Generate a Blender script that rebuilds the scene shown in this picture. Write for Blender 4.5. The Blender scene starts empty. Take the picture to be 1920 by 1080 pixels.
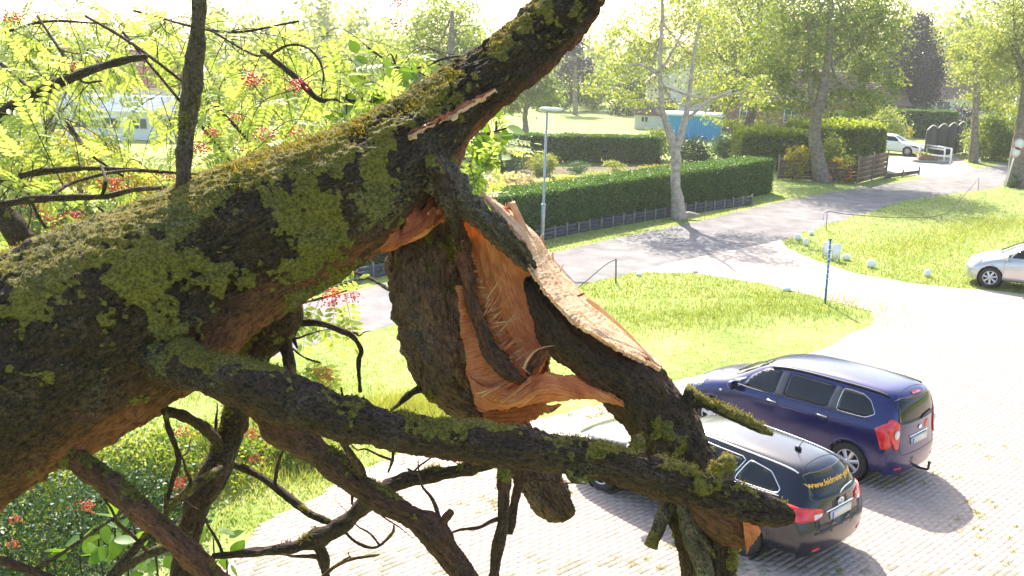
import bpy, bmesh, math, random
import numpy as np
from mathutils import Vector, Matrix, geometry
from mathutils.bvhtree import BVHTree
random.seed(7); rng = np.random.default_rng(7)
S = bpy.context.scene
COL = S.collection

# ------------------------------------------------------------------ camera
FPX = 1875.0; CAMH = 7.0
_p, _r = math.radians(13.6), math.radians(-1.8)
_right = np.array([1, 0, 0.]); _fwd = np.array([0, math.cos(_p), -math.sin(_p)]); _down = np.array([0, -math.sin(_p), -math.cos(_p)])
CM = np.array([math.cos(_r)*_right+math.sin(_r)*_down, -math.sin(_r)*_right+math.cos(_r)*_down, _fwd])
CPOS = np.array([0, 0, CAMH])
cam = bpy.data.cameras.new('camera'); camo = bpy.data.objects.new('camera', cam); COL.objects.link(camo)
cam.sensor_width = 36; cam.lens = FPX/1920*36; cam.clip_start = 0.05; cam.clip_end = 2000
_m = Matrix.Identity(4)
for i in range(3):
    _m[i][0] = CM[0][i]; _m[i][1] = -CM[1][i]; _m[i][2] = -CM[2][i]; _m[i][3] = CPOS[i]
camo.matrix_world = _m
S.camera = camo
# ------------------------------------------------------------------ light
SUN = Vector((-0.16, 1.0, 0.92)).normalized()
W = bpy.data.worlds.new('World'); S.world = W; W.use_nodes = True
nt = W.node_tree; bgn = nt.nodes['Background']; sky = nt.nodes.new('ShaderNodeTexSky')
sky.sky_type = 'NISHITA'; sky.sun_disc = False
sky.sun_elevation = math.asin(SUN.z); sky.sun_rotation = math.atan2(SUN.x, SUN.y)
sky.dust_density = 2.5; sky.air_density = 1.0; sky.ozone_density = 1.0
nt.links.new(sky.outputs[0], bgn.inputs[0]); bgn.inputs[1].default_value = 0.15
sl = bpy.data.lights.new('sun', 'SUN'); sl.energy = 5.0; sl.angle = math.radians(0.6); sl.color = (1, .94, .84)
so = bpy.data.objects.new('sun', sl); COL.objects.link(so); so.rotation_euler = SUN.to_track_quat('Z', 'Y').to_euler()
S.view_settings.view_transform = 'Standard'; S.view_settings.look = 'None'; S.view_settings.gamma = 1.0
S.view_settings.use_curve_mapping = False; S.view_settings.exposure = 1.56
S.render.engine = 'CYCLES'
S.cycles.transparent_max_bounces = 8; S.cycles.max_bounces = 8; S.cycles.volume_bounces = 1

# ------------------------------------------------------------------ geometry helpers
def P(u, v, d):
    return CPOS + CM.T @ np.array([(u-960)/FPX, (v-540)/FPX, 1.0])*d
def G(u, v, z=0.0):
    q = CM.T @ np.array([(u-960)/FPX, (v-540)/FPX, 1.0]); return CPOS + q*((z-CAMH)/q[2])
def Q(A):
    q = (np.atleast_2d(A)-CPOS) @ CM.T
    return np.stack([960+FPX*q[:, 0]/q[:, 2], 540+FPX*q[:, 1]/q[:, 2], q[:, 2]], 1)
def depth(pt): return float((np.array(pt)-CPOS) @ CM[2])

def _h(ix, iy, iz):
    n = (ix.astype(np.int64)*73856093) ^ (iy.astype(np.int64)*19349663) ^ (iz.astype(np.int64)*83492791)
    n = (n ^ (n >> 13))*1274126177 & 0xffffffff
    n = (n ^ (n >> 16))*668265263 & 0xffffffff
    return ((n >> 8) & 0xffff)/32767.5-1.0
def noise(p):
    p = np.asarray(p, float); i = np.floor(p); f = p-i; f = f*f*(3-2*f); i = i.astype(np.int64); o = 0
    for dx in (0, 1):
        wx = f[..., 0] if dx else 1-f[..., 0]
        for dy in (0, 1):
            wy = f[..., 1] if dy else 1-f[..., 1]
            for dz in (0, 1):
                wz = f[..., 2] if dz else 1-f[..., 2]
                o = o+_h(i[..., 0]+dx, i[..., 1]+dy, i[..., 2]+dz)*wx*wy*wz
    return o
def fbm(p, o=4, g=.5):
    a = 1; s = 0; t = 0; p = np.asarray(p, float)
    for k in range(o):
        s = s+a*noise(p*2**k+k*17.3); t += a; a *= g
    return s/t
def smst(x, a, b):
    t = np.clip((x-a)/(b-a), 0, 1); return t*t*(3-2*t)

def link(o, parent=None):
    COL.objects.link(o)
    if parent is not None: o.parent = parent
    return o
def tag(o, label=None, cat=None, group=None, kind=None):
    if label: o['label'] = label
    if cat: o['category'] = cat
    if group: o['group'] = group
    if kind: o['kind'] = kind
    return o
def empty(name, loc, label, cat, group=None, rz=0.0):
    o = bpy.data.objects.new(name, None); o.location = tuple(loc); o.rotation_euler = (0, 0, rz); o.empty_display_size = .1
    COL.objects.link(o); return tag(o, label, cat, group)
def mkmesh(name, V, F, mat, smooth=False, attrs=None, mats=None, fm=None):
    V = np.asarray(V, np.float32).reshape(-1, 3)
    if isinstance(F, np.ndarray): F = [F]
    F = [np.asarray(f, np.int32) for f in F if len(f)]
    me = bpy.data.meshes.new(name)
    me.vertices.add(len(V)); me.vertices.foreach_set('co', V.ravel())
    nl = sum(f.size for f in F); nf = sum(len(f) for f in F)
    me.loops.add(nl); me.polygons.add(nf)
    me.loops.foreach_set('vertex_index', np.concatenate([f.ravel() for f in F]))
    tot = np.concatenate([np.full(len(f), f.shape[1], np.int32) for f in F])
    st = np.concatenate([[0], np.cumsum(tot)[:-1]]).astype(np.int32)
    me.polygons.foreach_set('loop_start', st); me.polygons.foreach_set('loop_total', tot)
    if smooth: me.polygons.foreach_set('use_smooth', np.ones(nf, bool))
    me.materials.append(mat)
    me.update(calc_edges=True); me.validate()
    if attrs:
        for k, a in attrs.items():
            a = np.asarray(a, np.float32)
            if a.ndim == 2:
                at = me.attributes.new(k, 'FLOAT_VECTOR', 'POINT'); at.data.foreach_set('vector', a.ravel())
            else:
                at = me.attributes.new(k, 'FLOAT', 'POINT'); at.data.foreach_set('value', a.ravel())
    return me
def mk(name, V, F, mat, parent=None, smooth=False, attrs=None):
    """V in world coords when parent is None or an Empty: converted to the parent's frame."""
    V = np.asarray(V, float).reshape(-1, 3)
    if parent is not None:
        V = to_local(V, parent)
    return link(bpy.data.objects.new(name, mkmesh(name, V, F, mat, smooth, attrs)), parent)
def wm(o):
    M = Matrix.LocRotScale(o.location, o.rotation_euler, o.scale)
    return wm(o.parent) @ M if o.parent else M
def to_local(V, parent):
    M = np.array(wm(parent).inverted()); return V @ M[:3, :3].T+M[:3, 3]

class MB:
    def __init__(s): s.V = []; s.T = []; s.Qd = []; s.n = 0; s.A = []
    def add(s, V, F, a=None):
        V = np.asarray(V, float).reshape(-1, 3); F = np.asarray(F)
        s.V.append(V); (s.T if F.shape[1] == 3 else s.Qd).append(F+s.n); s.n += len(V)
        s.A.append(np.full(len(V), random.random()) if a is None else np.broadcast_to(a, (len(V),)))
        return s
    def box(s, lo, hi, M=None):
        x0, y0, z0 = lo; x1, y1, z1 = hi
        V = np.array([[x0, y0, z0], [x1, y0, z0], [x1, y1, z0], [x0, y1, z0], [x0, y0, z1], [x1, y0, z1], [x1, y1, z1], [x0, y1, z1]], float)
        if M is not None: V = V @ np.array(M)[:3, :3].T+np.array(M)[:3, 3]
        return s.add(V, [[0, 3, 2, 1], [4, 5, 6, 7], [0, 1, 5, 4], [1, 2, 6, 5], [2, 3, 7, 6], [3, 0, 4, 7]])
    def obox(s, a, b, w, h):
        """bar from a to b, width w, height h"""
        a = np.array(a, float); b = np.array(b, float); t = b-a; L = np.linalg.norm(t); t /= L
        up = np.array([0, 0, 1.]) if abs(t[2]) < .9 else np.array([0, 1., 0]); sd = np.cross(t, up); sd /= np.linalg.norm(sd); up = np.cross(sd, t)
        V = [p+sd*sx*w/2+up*sz*h/2 for p in (a, b) for sx, sz in ((-1, -1), (1, -1), (1, 1), (-1, 1))]
        return s.add(V, [[0, 1, 2, 3], [7, 6, 5, 4], [0, 4, 5, 1], [1, 5, 6, 2], [2, 6, 7, 3], [3, 7, 4, 0]])
    def tube(s, C, r, m=8):
        V, F, _ = tube(np.array(C, float), r, m); s.add(V, F)
        return s
    def obj(s, name, mat, parent=None, smooth=False):
        F = []
        if s.T: F.append(np.concatenate(s.T))
        if s.Qd: F.append(np.concatenate(s.Qd))
        return mk(name, np.concatenate(s.V), F, mat, parent, smooth, {'rnd': np.concatenate(s.A)})

def catmull(Pt, ds=None, n=None):
    Pt = np.asarray(Pt, float); k = len(Pt)
    E = np.vstack([2*Pt[0]-Pt[1], Pt, 2*Pt[-1]-Pt[-2]])
    out = []; sub = 24
    for i in range(k-1):
        t = np.linspace(0, 1, sub, endpoint=False)[:, None]; p0, p1, p2, p3 = E[i:i+4]
        out.append(.5*((2*p1)+(-p0+p2)*t+(2*p0-5*p1+4*p2-p3)*t*t+(-p0+3*p1-3*p2+p3)*t**3))
    out.append(Pt[-1:]); out = np.vstack(out)
    L = np.concatenate([[0], np.cumsum(np.linalg.norm(np.diff(out[:, :3], axis=0), axis=1))])
    if n is None: n = max(3, int(L[-1]/ds)+1)
    tt = np.linspace(0, L[-1], n)
    return np.stack([np.interp(tt, L, out[:, j]) for j in range(out.shape[1])], 1)
def frames(C):
    T = np.gradient(C, axis=0); T /= np.linalg.norm(T, axis=1)[:, None]+1e-12
    N = np.zeros_like(C); a = np.array([0, 0, 1.]) if abs(T[0, 2]) < .8 else np.array([1., 0, 0])
    n = a-T[0]*(a@T[0]); N[0] = n/np.linalg.norm(n)
    for i in range(1, len(C)):
        n = N[i-1]-T[i]*(N[i-1]@T[i]); N[i] = n/(np.linalg.norm(n)+1e-12)
    return T, N, np.cross(T, N)
def gridF(n, m, wrap=True):
    i = np.arange(n-1)[:, None]; j = np.arange(m if wrap else m-1)[None, :]; j2 = (j+1) % m
    a = i*m+j; b = i*m+j2; c = (i+1)*m+j2; d = (i+1)*m+j
    return np.stack([a+0*b, b, c, d], -1).reshape(-1, 4)
def tube(C, r, m=8, caps=True):
    C = np.asarray(C, float); n = len(C); r = np.broadcast_to(np.asarray(r, float), (n,)).copy()
    T, N, B = frames(C)
    if caps:
        C = np.vstack([C[:1], C, C[-1:]]); r = np.concatenate([[1e-4], r, [1e-4]])
        N = np.vstack([N[:1], N, N[-1:]]); B = np.vstack([B[:1], B, B[-1:]]); n += 2
    th = np.linspace(0, 2*np.pi, m, endpoint=False)
    D = N[:, None]*np.cos(th)[None, :, None]+B[:, None]*np.sin(th)[None, :, None]
    return (C[:, None]+D*r[:, None, None]).reshape(-1, 3), gridF(n, m), D.reshape(-1, 3)
def inpoly(pts, poly):
    x, y = pts[:, 0], pts[:, 1]; r = np.zeros(len(pts), bool); p = np.asarray(poly)[:, :2]; j = len(p)-1
    for i in range(len(p)):
        c = ((p[i, 1] > y) != (p[j, 1] > y)) & (x < (p[j, 0]-p[i, 0])*(y-p[i, 1])/(p[j, 1]-p[i, 1]+1e-12)+p[i, 0])
        r ^= c; j = i
    return r

# ------------------------------------------------------------------ materials
def nmat(name):
    m = bpy.data.materials.new(name); m.use_nodes = True; t = m.node_tree
    return m, t, t.nodes['Principled BSDF'], t.nodes['Material Output']
def N(t, kind, **kw):
    n = t.nodes.new(kind)
    for k, v in kw.items():
        if k in n.inputs.keys(): n.inputs[k].default_value = v
        else: setattr(n, k, v)
    return n
def ramp(t, src, stops):
    r = t.nodes.new('ShaderNodeValToRGB'); e = r.color_ramp.elements
    while len(e) < len(stops): e.new(.5)
    for i, (p, c) in enumerate(stops): e[i].position = p; e[i].color = (*c, 1)
    t.links.new(src, r.inputs[0]); return r.outputs[0]
def mix(t, fac, a, b):
    n = t.nodes.new('ShaderNodeMix'); n.data_type = 'RGBA'
    if isinstance(fac, (int, float)): n.inputs[0].default_value = fac
    else: t.links.new(fac, n.inputs[0])
    for s, v in ((6, a), (7, b)):
        if isinstance(v, tuple): n.inputs[s].default_value = (*v, 1)
        else: t.links.new(v, n.inputs[s])
    return n.outputs[2]
def bump(t, b, h, s, d=.01):
    n = t.nodes.new('ShaderNodeBump'); n.inputs['Strength'].default_value = s; n.inputs['Distance'].default_value = d
    t.links.new(h, n.inputs['Height']); t.links.new(n.outputs[0], b.inputs['Normal'])
def plain(name, col, rough=.6, metal=0, var=.15, scale=8, bmp=0, coat=0, spec=None):
    m, t, b, o = nmat(name)
    tc = N(t, 'ShaderNodeTexCoord'); nz = N(t, 'ShaderNodeTexNoise', Scale=scale, Detail=6.0); t.links.new(tc.outputs['Object'], nz.inputs['Vector'])
    c = ramp(t, nz.outputs[0], [(.3, tuple(x*(1-var) for x in col)), (.7, tuple(min(1, x*(1+var)) for x in col))])
    t.links.new(c, b.inputs['Base Color']); b.inputs['Roughness'].default_value = rough; b.inputs['Metallic'].default_value = metal
    if bmp: bump(t, b, nz.outputs[0], bmp)
    if coat: b.inputs['Specular IOR Level'].default_value = .3; b.inputs['Coat Weight'].default_value = coat*.8; b.inputs['Coat Roughness'].default_value = .17; b.inputs['Coat IOR'].default_value = 1.55
    if spec is not None: b.inputs['Specular IOR Level'].default_value = spec
    return m
def leafmat(name, cols, trans=.45, rough=.5, yel=1.25):
    m, t, b, o = nmat(name)
    a = N(t, 'ShaderNodeAttribute', attribute_name='rnd'); oi = N(t, 'ShaderNodeObjectInfo')
    ad = N(t, 'ShaderNodeMath', operation='ADD'); t.links.new(a.outputs['Fac'], ad.inputs[0]); t.links.new(oi.outputs['Random'], ad.inputs[1])
    fr = N(t, 'ShaderNodeMath', operation='FRACT'); t.links.new(ad.outputs[0], fr.inputs[0])
    c = ramp(t, fr.outputs[0], [(i/(len(cols)-1)*.98, cc) for i, cc in enumerate(cols)])
    t.links.new(c, b.inputs['Base Color']); b.inputs['Roughness'].default_value = rough; b.inputs['Specular IOR Level'].default_value = .35
    tr = N(t, 'ShaderNodeBsdfTranslucent'); hv = N(t, 'ShaderNodeMix', data_type='RGBA', blend_type='MULTIPLY'); hv.inputs[0].default_value = 1
    t.links.new(c, hv.inputs[6]); hv.inputs[7].default_value = (1.5*yel, 1.5, .7, 1); t.links.new(hv.outputs[2], tr.inputs[0])
    ms = N(t, 'ShaderNodeMixShader'); ms.inputs[0].default_value = trans
    t.links.new(b.outputs[0], ms.inputs[1]); t.links.new(tr.outputs[0], ms.inputs[2]); t.links.new(ms.outputs[0], o.inputs[0])
    return m
def barkmat(name, dark, mid, red, grey, mosscols=((.085, .070, .016), (.36, .305, .05)), scale=1.0):
    m, t, b, o = nmat(name)
    tc = N(t, 'ShaderNodeTexCoord'); gr = N(t, 'ShaderNodeAttribute', attribute_name='grain')
    wv = N(t, 'ShaderNodeTexNoise', Scale=25.0*scale, Detail=3.0); t.links.new(tc.outputs['Object'], wv.inputs['Vector'])
    vm = N(t, 'ShaderNodeVectorMath', operation='MULTIPLY_ADD'); t.links.new(wv.outputs['Color'], vm.inputs[0]); vm.inputs[1].default_value = (.03, .03, .03); t.links.new(gr.outputs['Vector'], vm.inputs[2])
    n1 = N(t, 'ShaderNodeTexNoise', Scale=9.0*scale, Detail=8.0, Roughness=.65); t.links.new(tc.outputs['Object'], n1.inputs['Vector'])
    n2 = N(t, 'ShaderNodeTexNoise', Scale=55.0*scale, Detail=8.0, Roughness=.75); t.links.new(vm.outputs[0], n2.inputs['Vector'])
    n3 = N(t, 'ShaderNodeTexNoise', Scale=170.0*scale, Detail=6.0, Roughness=.8); t.links.new(tc.outputs['Object'], n3.inputs['Vector'])
    vo = N(t, 'ShaderNodeTexVoronoi', Scale=34.0*scale, feature='DISTANCE_TO_EDGE'); t.links.new(vm.outputs[0], vo.inputs['Vector'])
    vc = N(t, 'ShaderNodeTexVoronoi', Scale=34.0*scale); t.links.new(vm.outputs[0], vc.inputs['Vector'])
    gm = N(t, 'ShaderNodeMath', operation='MULTIPLY_ADD'); t.links.new(n3.outputs[0], gm.inputs[0]); gm.inputs[1].default_value = .55
    g2 = N(t, 'ShaderNodeMath', operation='MULTIPLY'); t.links.new(n2.outputs[0], g2.inputs[0]); g2.inputs[1].default_value = .45; t.links.new(g2.outputs[0], gm.inputs[2])
    c1 = ramp(t, gm.outputs[0], [(.40, dark), (.50, mid), (.60, red)])
    f = ramp(t, n1.outputs[0], [(.50, (0, 0, 0)), (.64, (1, 1, 1))]); sp = ramp(t, n3.outputs[0], [(.48, (0,)*3), (.56, (.9,)*3)])
    fm = N(t, 'ShaderNodeMath', operation='MULTIPLY'); t.links.new(f, fm.inputs[0]); t.links.new(sp, fm.inputs[1]); c2 = mix(t, fm.outputs[0], c1, grey)
    rd = N(t, 'ShaderNodeAttribute', attribute_name='red'); c2 = mix(t, rd.outputs['Fac'], c2, mix(t, ramp(t, n2.outputs[0], [(.36, (0,)*3), (.56, (1,)*3)]), (red[0]*.5, red[1]*.4, red[2]*.4), (red[0]*2.9, red[1]*1.9, red[2]*1.6)))
    mo = N(t, 'ShaderNodeAttribute', attribute_name='moss')
    mc = ramp(t, n3.outputs[0], [(.38, mosscols[0]), (.58, mosscols[1])]); mc = mix(t, ramp(t, n1.outputs[0], [(.46, (0,)*3), (.66, (.8,)*3)]), mc, mix(t, sp, (.10, .095, .035), (.30, .28, .13)))
    mf = N(t, 'ShaderNodeMath', operation='MULTIPLY_ADD'); t.links.new(n3.outputs[0], mf.inputs[0]); mf.inputs[1].default_value = 1.0; t.links.new(mo.outputs['Fac'], mf.inputs[2])
    mr = ramp(t, mf.outputs[0], [(.84, (0,)*3), (.98, (1,)*3)]); m0 = N(t, 'ShaderNodeMath', operation='MULTIPLY'); t.links.new(mr, m0.inputs[0]); 
    gt = N(t, 'ShaderNodeMath', operation='GREATER_THAN'); t.links.new(mo.outputs['Fac'], gt.inputs[0]); gt.inputs[1].default_value = .12; t.links.new(gt.outputs[0], m0.inputs[1])
    c3 = mix(t, m0.outputs[0], c2, mc)
    t.links.new(c3, b.inputs['Base Color']); b.inputs['Roughness'].default_value = .85; b.inputs['Specular IOR Level'].default_value = .25
    cr = ramp(t, vo.outputs[0], [(0, (0,)*3), (.12, (1,)*3)]); iv = N(t, 'ShaderNodeMath', operation='SUBTRACT'); iv.inputs[0].default_value = 1.0; t.links.new(m0.outputs[0], iv.inputs[1])
    cm = N(t, 'ShaderNodeMath', operation='MULTIPLY'); t.links.new(cr, cm.inputs[0]); t.links.new(iv.outputs[0], cm.inputs[1])
    ad = N(t, 'ShaderNodeMath', operation='ADD'); t.links.new(n2.outputs[0], ad.inputs[0]); t.links.new(n3.outputs[0], ad.inputs[1])
    a2 = N(t, 'ShaderNodeMath', operation='MULTIPLY_ADD'); t.links.new(cm.outputs[0], a2.inputs[0]); a2.inputs[1].default_value = .45; t.links.new(ad.outputs[0], a2.inputs[2])
    bump(t, b, a2.outputs[0], 1.0, .013)
    return m
def woodmat(name, c0, c1, c2, trans=0.0):
    m, t, b, o = nmat(name)
    gr = N(t, 'ShaderNodeAttribute', attribute_name='grain'); mp = N(t, 'ShaderNodeMapping'); mp.inputs['Scale'].default_value = (1, 14, 14)
    t.links.new(gr.outputs['Vector'], mp.inputs['Vector'])
    n1 = N(t, 'ShaderNodeTexNoise', Scale=14.0, Detail=8.0, Roughness=.65); t.links.new(mp.outputs[0], n1.inputs['Vector'])
    n2 = N(t, 'ShaderNodeTexNoise', Scale=9.0, Detail=4.0); t.links.new(gr.outputs['Vector'], n2.inputs['Vector'])
    c = ramp(t, n1.outputs[0], [(.3, c0), (.5, c1), (.68, c2)])
    c = mix(t, ramp(t, n2.outputs[0], [(.45, (0,)*3), (.7, (.7,)*3)]), c, c0)
    t.links.new(c, b.inputs['Base Color']); b.inputs['Roughness'].default_value = .55; b.inputs['Specular IOR Level'].default_value = .3
    bump(t, b, n1.outputs[0], .8, .006)
    if trans:
        tr = N(t, 'ShaderNodeBsdfTranslucent'); t.links.new(c, tr.inputs[0]); ms = N(t, 'ShaderNodeMixShader'); ms.inputs[0].default_value = trans
        t.links.new(b.outputs[0], ms.inputs[1]); t.links.new(tr.outputs[0], ms.inputs[2]); t.links.new(ms.outputs[0], o.inputs[0])
    return m
def groundmat(name, cols, s1=.6, s2=6, s3=60, bmp=.5, bd=.03, rough=.95):
    m, t, b, o = nmat(name); tc = N(t, 'ShaderNodeTexCoord')
    a = []
    for s in (s1, s2, s3):
        n = N(t, 'ShaderNodeTexNoise', Scale=float(s), Detail=5.0, Roughness=.6); t.links.new(tc.outputs['Object'], n.inputs['Vector']); a.append(n)
    m1 = N(t, 'ShaderNodeMath', operation='MULTIPLY_ADD'); t.links.new(a[1].outputs[0], m1.inputs[0]); m1.inputs[1].default_value = .5
    h = N(t, 'ShaderNodeMath', operation='MULTIPLY'); t.links.new(a[0].outputs[0], h.inputs[0]); h.inputs[1].default_value = .35; t.links.new(h.outputs[0], m1.inputs[2])
    m2 = N(t, 'ShaderNodeMath', operation='MULTIPLY_ADD'); t.links.new(a[2].outputs[0], m2.inputs[0]); m2.inputs[1].default_value = .25; t.links.new(m1.outputs[0], m2.inputs[2])
    c = ramp(t, m2.outputs[0], [(.42+.26*i/(len(cols)-1), cc) for i, cc in enumerate(cols)])
    t.links.new(c, b.inputs['Base Color']); b.inputs['Roughness'].default_value = rough; b.inputs['Specular IOR Level'].default_value = .2
    bump(t, b, a[2].outputs[0], bmp, bd); return m
M = {}
M['grass'] = groundmat('grass_ground', [(.10, .15, .03), (.19, .26, .055), (.27, .30, .09), (.34, .31, .15)])
M['asphalt'] = groundmat('asphalt', [(.12, .112, .108), (.18, .166, .161), (.24, .222, .215)], .15, 1.2, 120, .3, .01)
M['sand0'] = groundmat('joint_sand', [(.10, .085, .065), (.20, .17, .13), (.28, .24, .18)], .5, 5, 90, .4, .01)
M['soil'] = groundmat('soil', [(.07, .05, .035), (.15, .11, .08), (.24, .18, .13)], .6, 5, 40, .8, .05)
M['bark'] = barkmat('mossy_bark', (.014, .010, .007), (.070, .046, .027), (.17, .095, .055), (.22, .18, .13))
M['bark2'] = barkmat('smooth_bark', (.018, .013, .010), (.070, .050, .034), (.15, .088, .055), (.19, .165, .12))
M['barkgrey'] = barkmat('scaly_grey_bark', (.035, .026, .018), (.15, .115, .08), (.27, .18, .12), (.42, .36, .27))
M['barkfar'] = plain('tree_bark', (.19, .15, .115), .9, var=.4, scale=6, bmp=.6)
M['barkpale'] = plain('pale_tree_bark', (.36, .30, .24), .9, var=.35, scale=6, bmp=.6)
M['leaflime'] = leafmat('lime_sunlit_leaf', [(.13, .20, .02), (.20, .29, .03), (.27, .34, .04)], .5)  # lime tone stands for sunlight on the hedge tops
M['wood'] = woodmat('torn_wood', (.55, .11, .035), (.90, .34, .13), (.95, .54, .27), .35)
M['woodred'] = woodmat('red_inner_bark', (.14, .028, .014), (.38, .095, .042), (.58, .20, .09))
M['woodpale'] = woodmat('pale_split_wood', (.74, .36, .16), (.88, .58, .34), (.92, .74, .52), .3)
M['moss'] = leafmat('moss_tufts', [(.05, .055, .012), (.16, .155, .025), (.30, .26, .03), (.12, .09, .02), (.22, .20, .06)], .3, .8)
M['lichen'] = leafmat('lichen_crust', [(.10, .12, .03), (.20, .21, .045), (.16, .15, .03)], .1, .9)
M['leaf'] = leafmat('rowan_leaf', [(.15, .21, .06), (.23, .29, .09), (.33, .37, .13), (.18, .25, .08)], .55, yel=1.05)
M['leafbroad'] = leafmat('broad_leaf', [(.06, .14, .02), (.12, .22, .03)], .5)
M['leafdark'] = leafmat('dark_leaf', [(.015, .04, .012), (.03, .075, .02), (.06, .12, .03)], .25)
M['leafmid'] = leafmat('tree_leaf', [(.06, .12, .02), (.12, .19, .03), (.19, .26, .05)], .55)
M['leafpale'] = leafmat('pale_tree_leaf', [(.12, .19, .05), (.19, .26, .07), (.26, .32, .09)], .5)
M['leafyel'] = leafmat('yellow_leaf', [(.16, .19, .015), (.26, .27, .02), (.32, .25, .02)], .5)
M['leafblue'] = leafmat('bluish_leaf', [(.04, .10, .05), (.08, .16, .08)], .35)
M['hedge'] = leafmat('hedge_leaf', [(.022, .07, .012), (.05, .13, .02), (.10, .20, .03), (.035, .10, .016)], .38)
M['purple'] = leafmat('purple_leaf', [(.022, .012, .022), (.045, .022, .035), (.03, .018, .035)], .06, yel=1.0)
M['blade'] = leafmat('grass_blade', [(.13, .19, .035), (.20, .26, .05), (.29, .31, .09), (.16, .22, .04)], .45, yel=1.15)
M['strawblade'] = leafmat('dry_grass', [(.35, .33, .22), (.50, .47, .34)], .4)
M['berry'] = plain('red_berry', (.62, .035, .012), .3, var=.25, scale=30)
M['flower'] = plain('orange_flower', (.75, .14, .03), .6)
M['concrete'] = plain('concrete', (.34, .31, .28), .9, var=.2, scale=5, bmp=.3)
M['galv'] = plain('galvanised_steel', (.36, .38, .38), .5, .6, scale=3)
M['lampwhite'] = plain('lamp_housing', (.62, .64, .62), .4)
M['edging'] = plain('blue_grey_board', (.045, .055, .075), .7, var=.3)
M['post'] = plain('weathered_post', (.20, .16, .13), .85, var=.4, scale=10)
M['fence'] = plain('brown_fence', (.13, .075, .05), .85, var=.5, scale=7, bmp=.4)
M['fencedark'] = plain('dark_panel', (.055, .042, .035), .8, var=.3, scale=6)
M['white'] = plain('white_paint', (.80, .80, .78), .5, var=.03)
M['bluepaint'] = plain('blue_paint', (.03, .16, .42), .4, var=.15)
M['bluesheet'] = plain('blue_corrugated', (.05, .40, .80), .5, var=.1)
M['rope'] = plain('dark_rope', (.05, .045, .045), .8)
M['brick'] = plain('brick_wall', (.30, .15, .11), .9, var=.3, scale=12)
M['render'] = plain('pale_render', (.62, .58, .50), .9, var=.06)
M['roof'] = plain('roof_tiles', (.17, .10, .085), .8, var=.25, scale=3)
M['roofred'] = plain('red_roof_tiles', (.35, .13, .08), .8, var=.25, scale=3)
M['glasswin'] = plain('window_glass', (.05, .06, .07), .06, var=.2, scale=2)
M['navy'] = plain('navy_paint', (.002, .006, .085), .25, .35, var=.08, coat=1)
M['blacknavy'] = plain('dark_navy_paint', (.0012, .002, .012), .22, .35, var=.08, coat=1)
M['silver'] = plain('silver_paint', (.52, .52, .50), .25, .6, var=.03, coat=1)
M['carwhite'] = plain('white_car_paint', (.78, .78, .78), .25, 0, var=.02, coat=1)
M['carglass'] = plain('car_glass', (.004, .006, .006), .04, var=.5, scale=5, spec=.5)
M['plastic'] = plain('black_plastic', (.022, .022, .026), .5, var=.15)
M['greyplastic'] = plain('grey_pillar', (.075, .075, .085), .5, var=.1)
M['chrome'] = plain('chrome', (.75, .75, .75), .15, 1, var=.03)
M['rubber'] = plain('tyre_rubber', (.02, .02, .021), .85)
M['alloy'] = plain('alloy_rim', (.58, .58, .60), .3, .7, var=.05)
M['redlens'] = plain('red_lens', (.62, .012, .02), .12, var=.25, scale=14, coat=1)
M['clearlens'] = plain('clear_lens', (.62, .60, .55), .12, var=.2, scale=20, coat=1)
M['dark'] = plain('dark_void', (.008, .008, .009), .9)
M['orange'] = plain('orange_lettering', (.85, .42, .03), .5, var=.02)
M['platew'] = plain('plate_white', (.62, .58, .50), .5, var=.03)
M['plateblue'] = plain('plate_blue', (.02, .06, .35), .5)
M['signred'] = plain('sign_red', (.55, .06, .06), .4)

def paver(base):
    return groundmat('paver', base, 3, 18, 150, .4, .004)
M['paver'] = paver([(.30, .235, .19), (.38, .30, .25), (.46, .375, .315)])
M['pavermoss'] = paver([(.16, .14, .10), (.25, .22, .16), (.36, .31, .25)])
def brickfield():
    m, t, b, o = nmat('paving_field'); tc = N(t, 'ShaderNodeTexCoord'); mp = N(t, 'ShaderNodeMapping'); mp.inputs['Rotation'].default_value = (0, 0, -math.radians(43))
    t.links.new(tc.outputs['Object'], mp.inputs['Vector'])
    bt = N(t, 'ShaderNodeTexBrick', Scale=1.0); bt.inputs['Color1'].default_value = (.37, .30, .25, 1); bt.inputs['Color2'].default_value = (.43, .355, .30, 1); bt.inputs['Mortar'].default_value = (.33, .27, .22, 1)
    bt.inputs['Mortar Size'].default_value = .006; bt.inputs['Brick Width'].default_value = .2; bt.inputs['Row Height'].default_value = .1
    t.links.new(mp.outputs[0], bt.inputs['Vector'])
    n = N(t, 'ShaderNodeTexNoise', Scale=.7, Detail=6.0); t.links.new(tc.outputs['Object'], n.inputs['Vector'])
    c = mix(t, ramp(t, n.outputs[0], [(.5, (0,)*3), (.75, (.5,)*3)]), bt.outputs[0], (.30, .25, .19)); t.links.new(c, b.inputs['Base Color'])
    b.inputs['Roughness'].default_value = .9; bump(t, b, bt.outputs[1], -.3, .004); return m
M['pavefield'] = brickfield()

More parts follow.
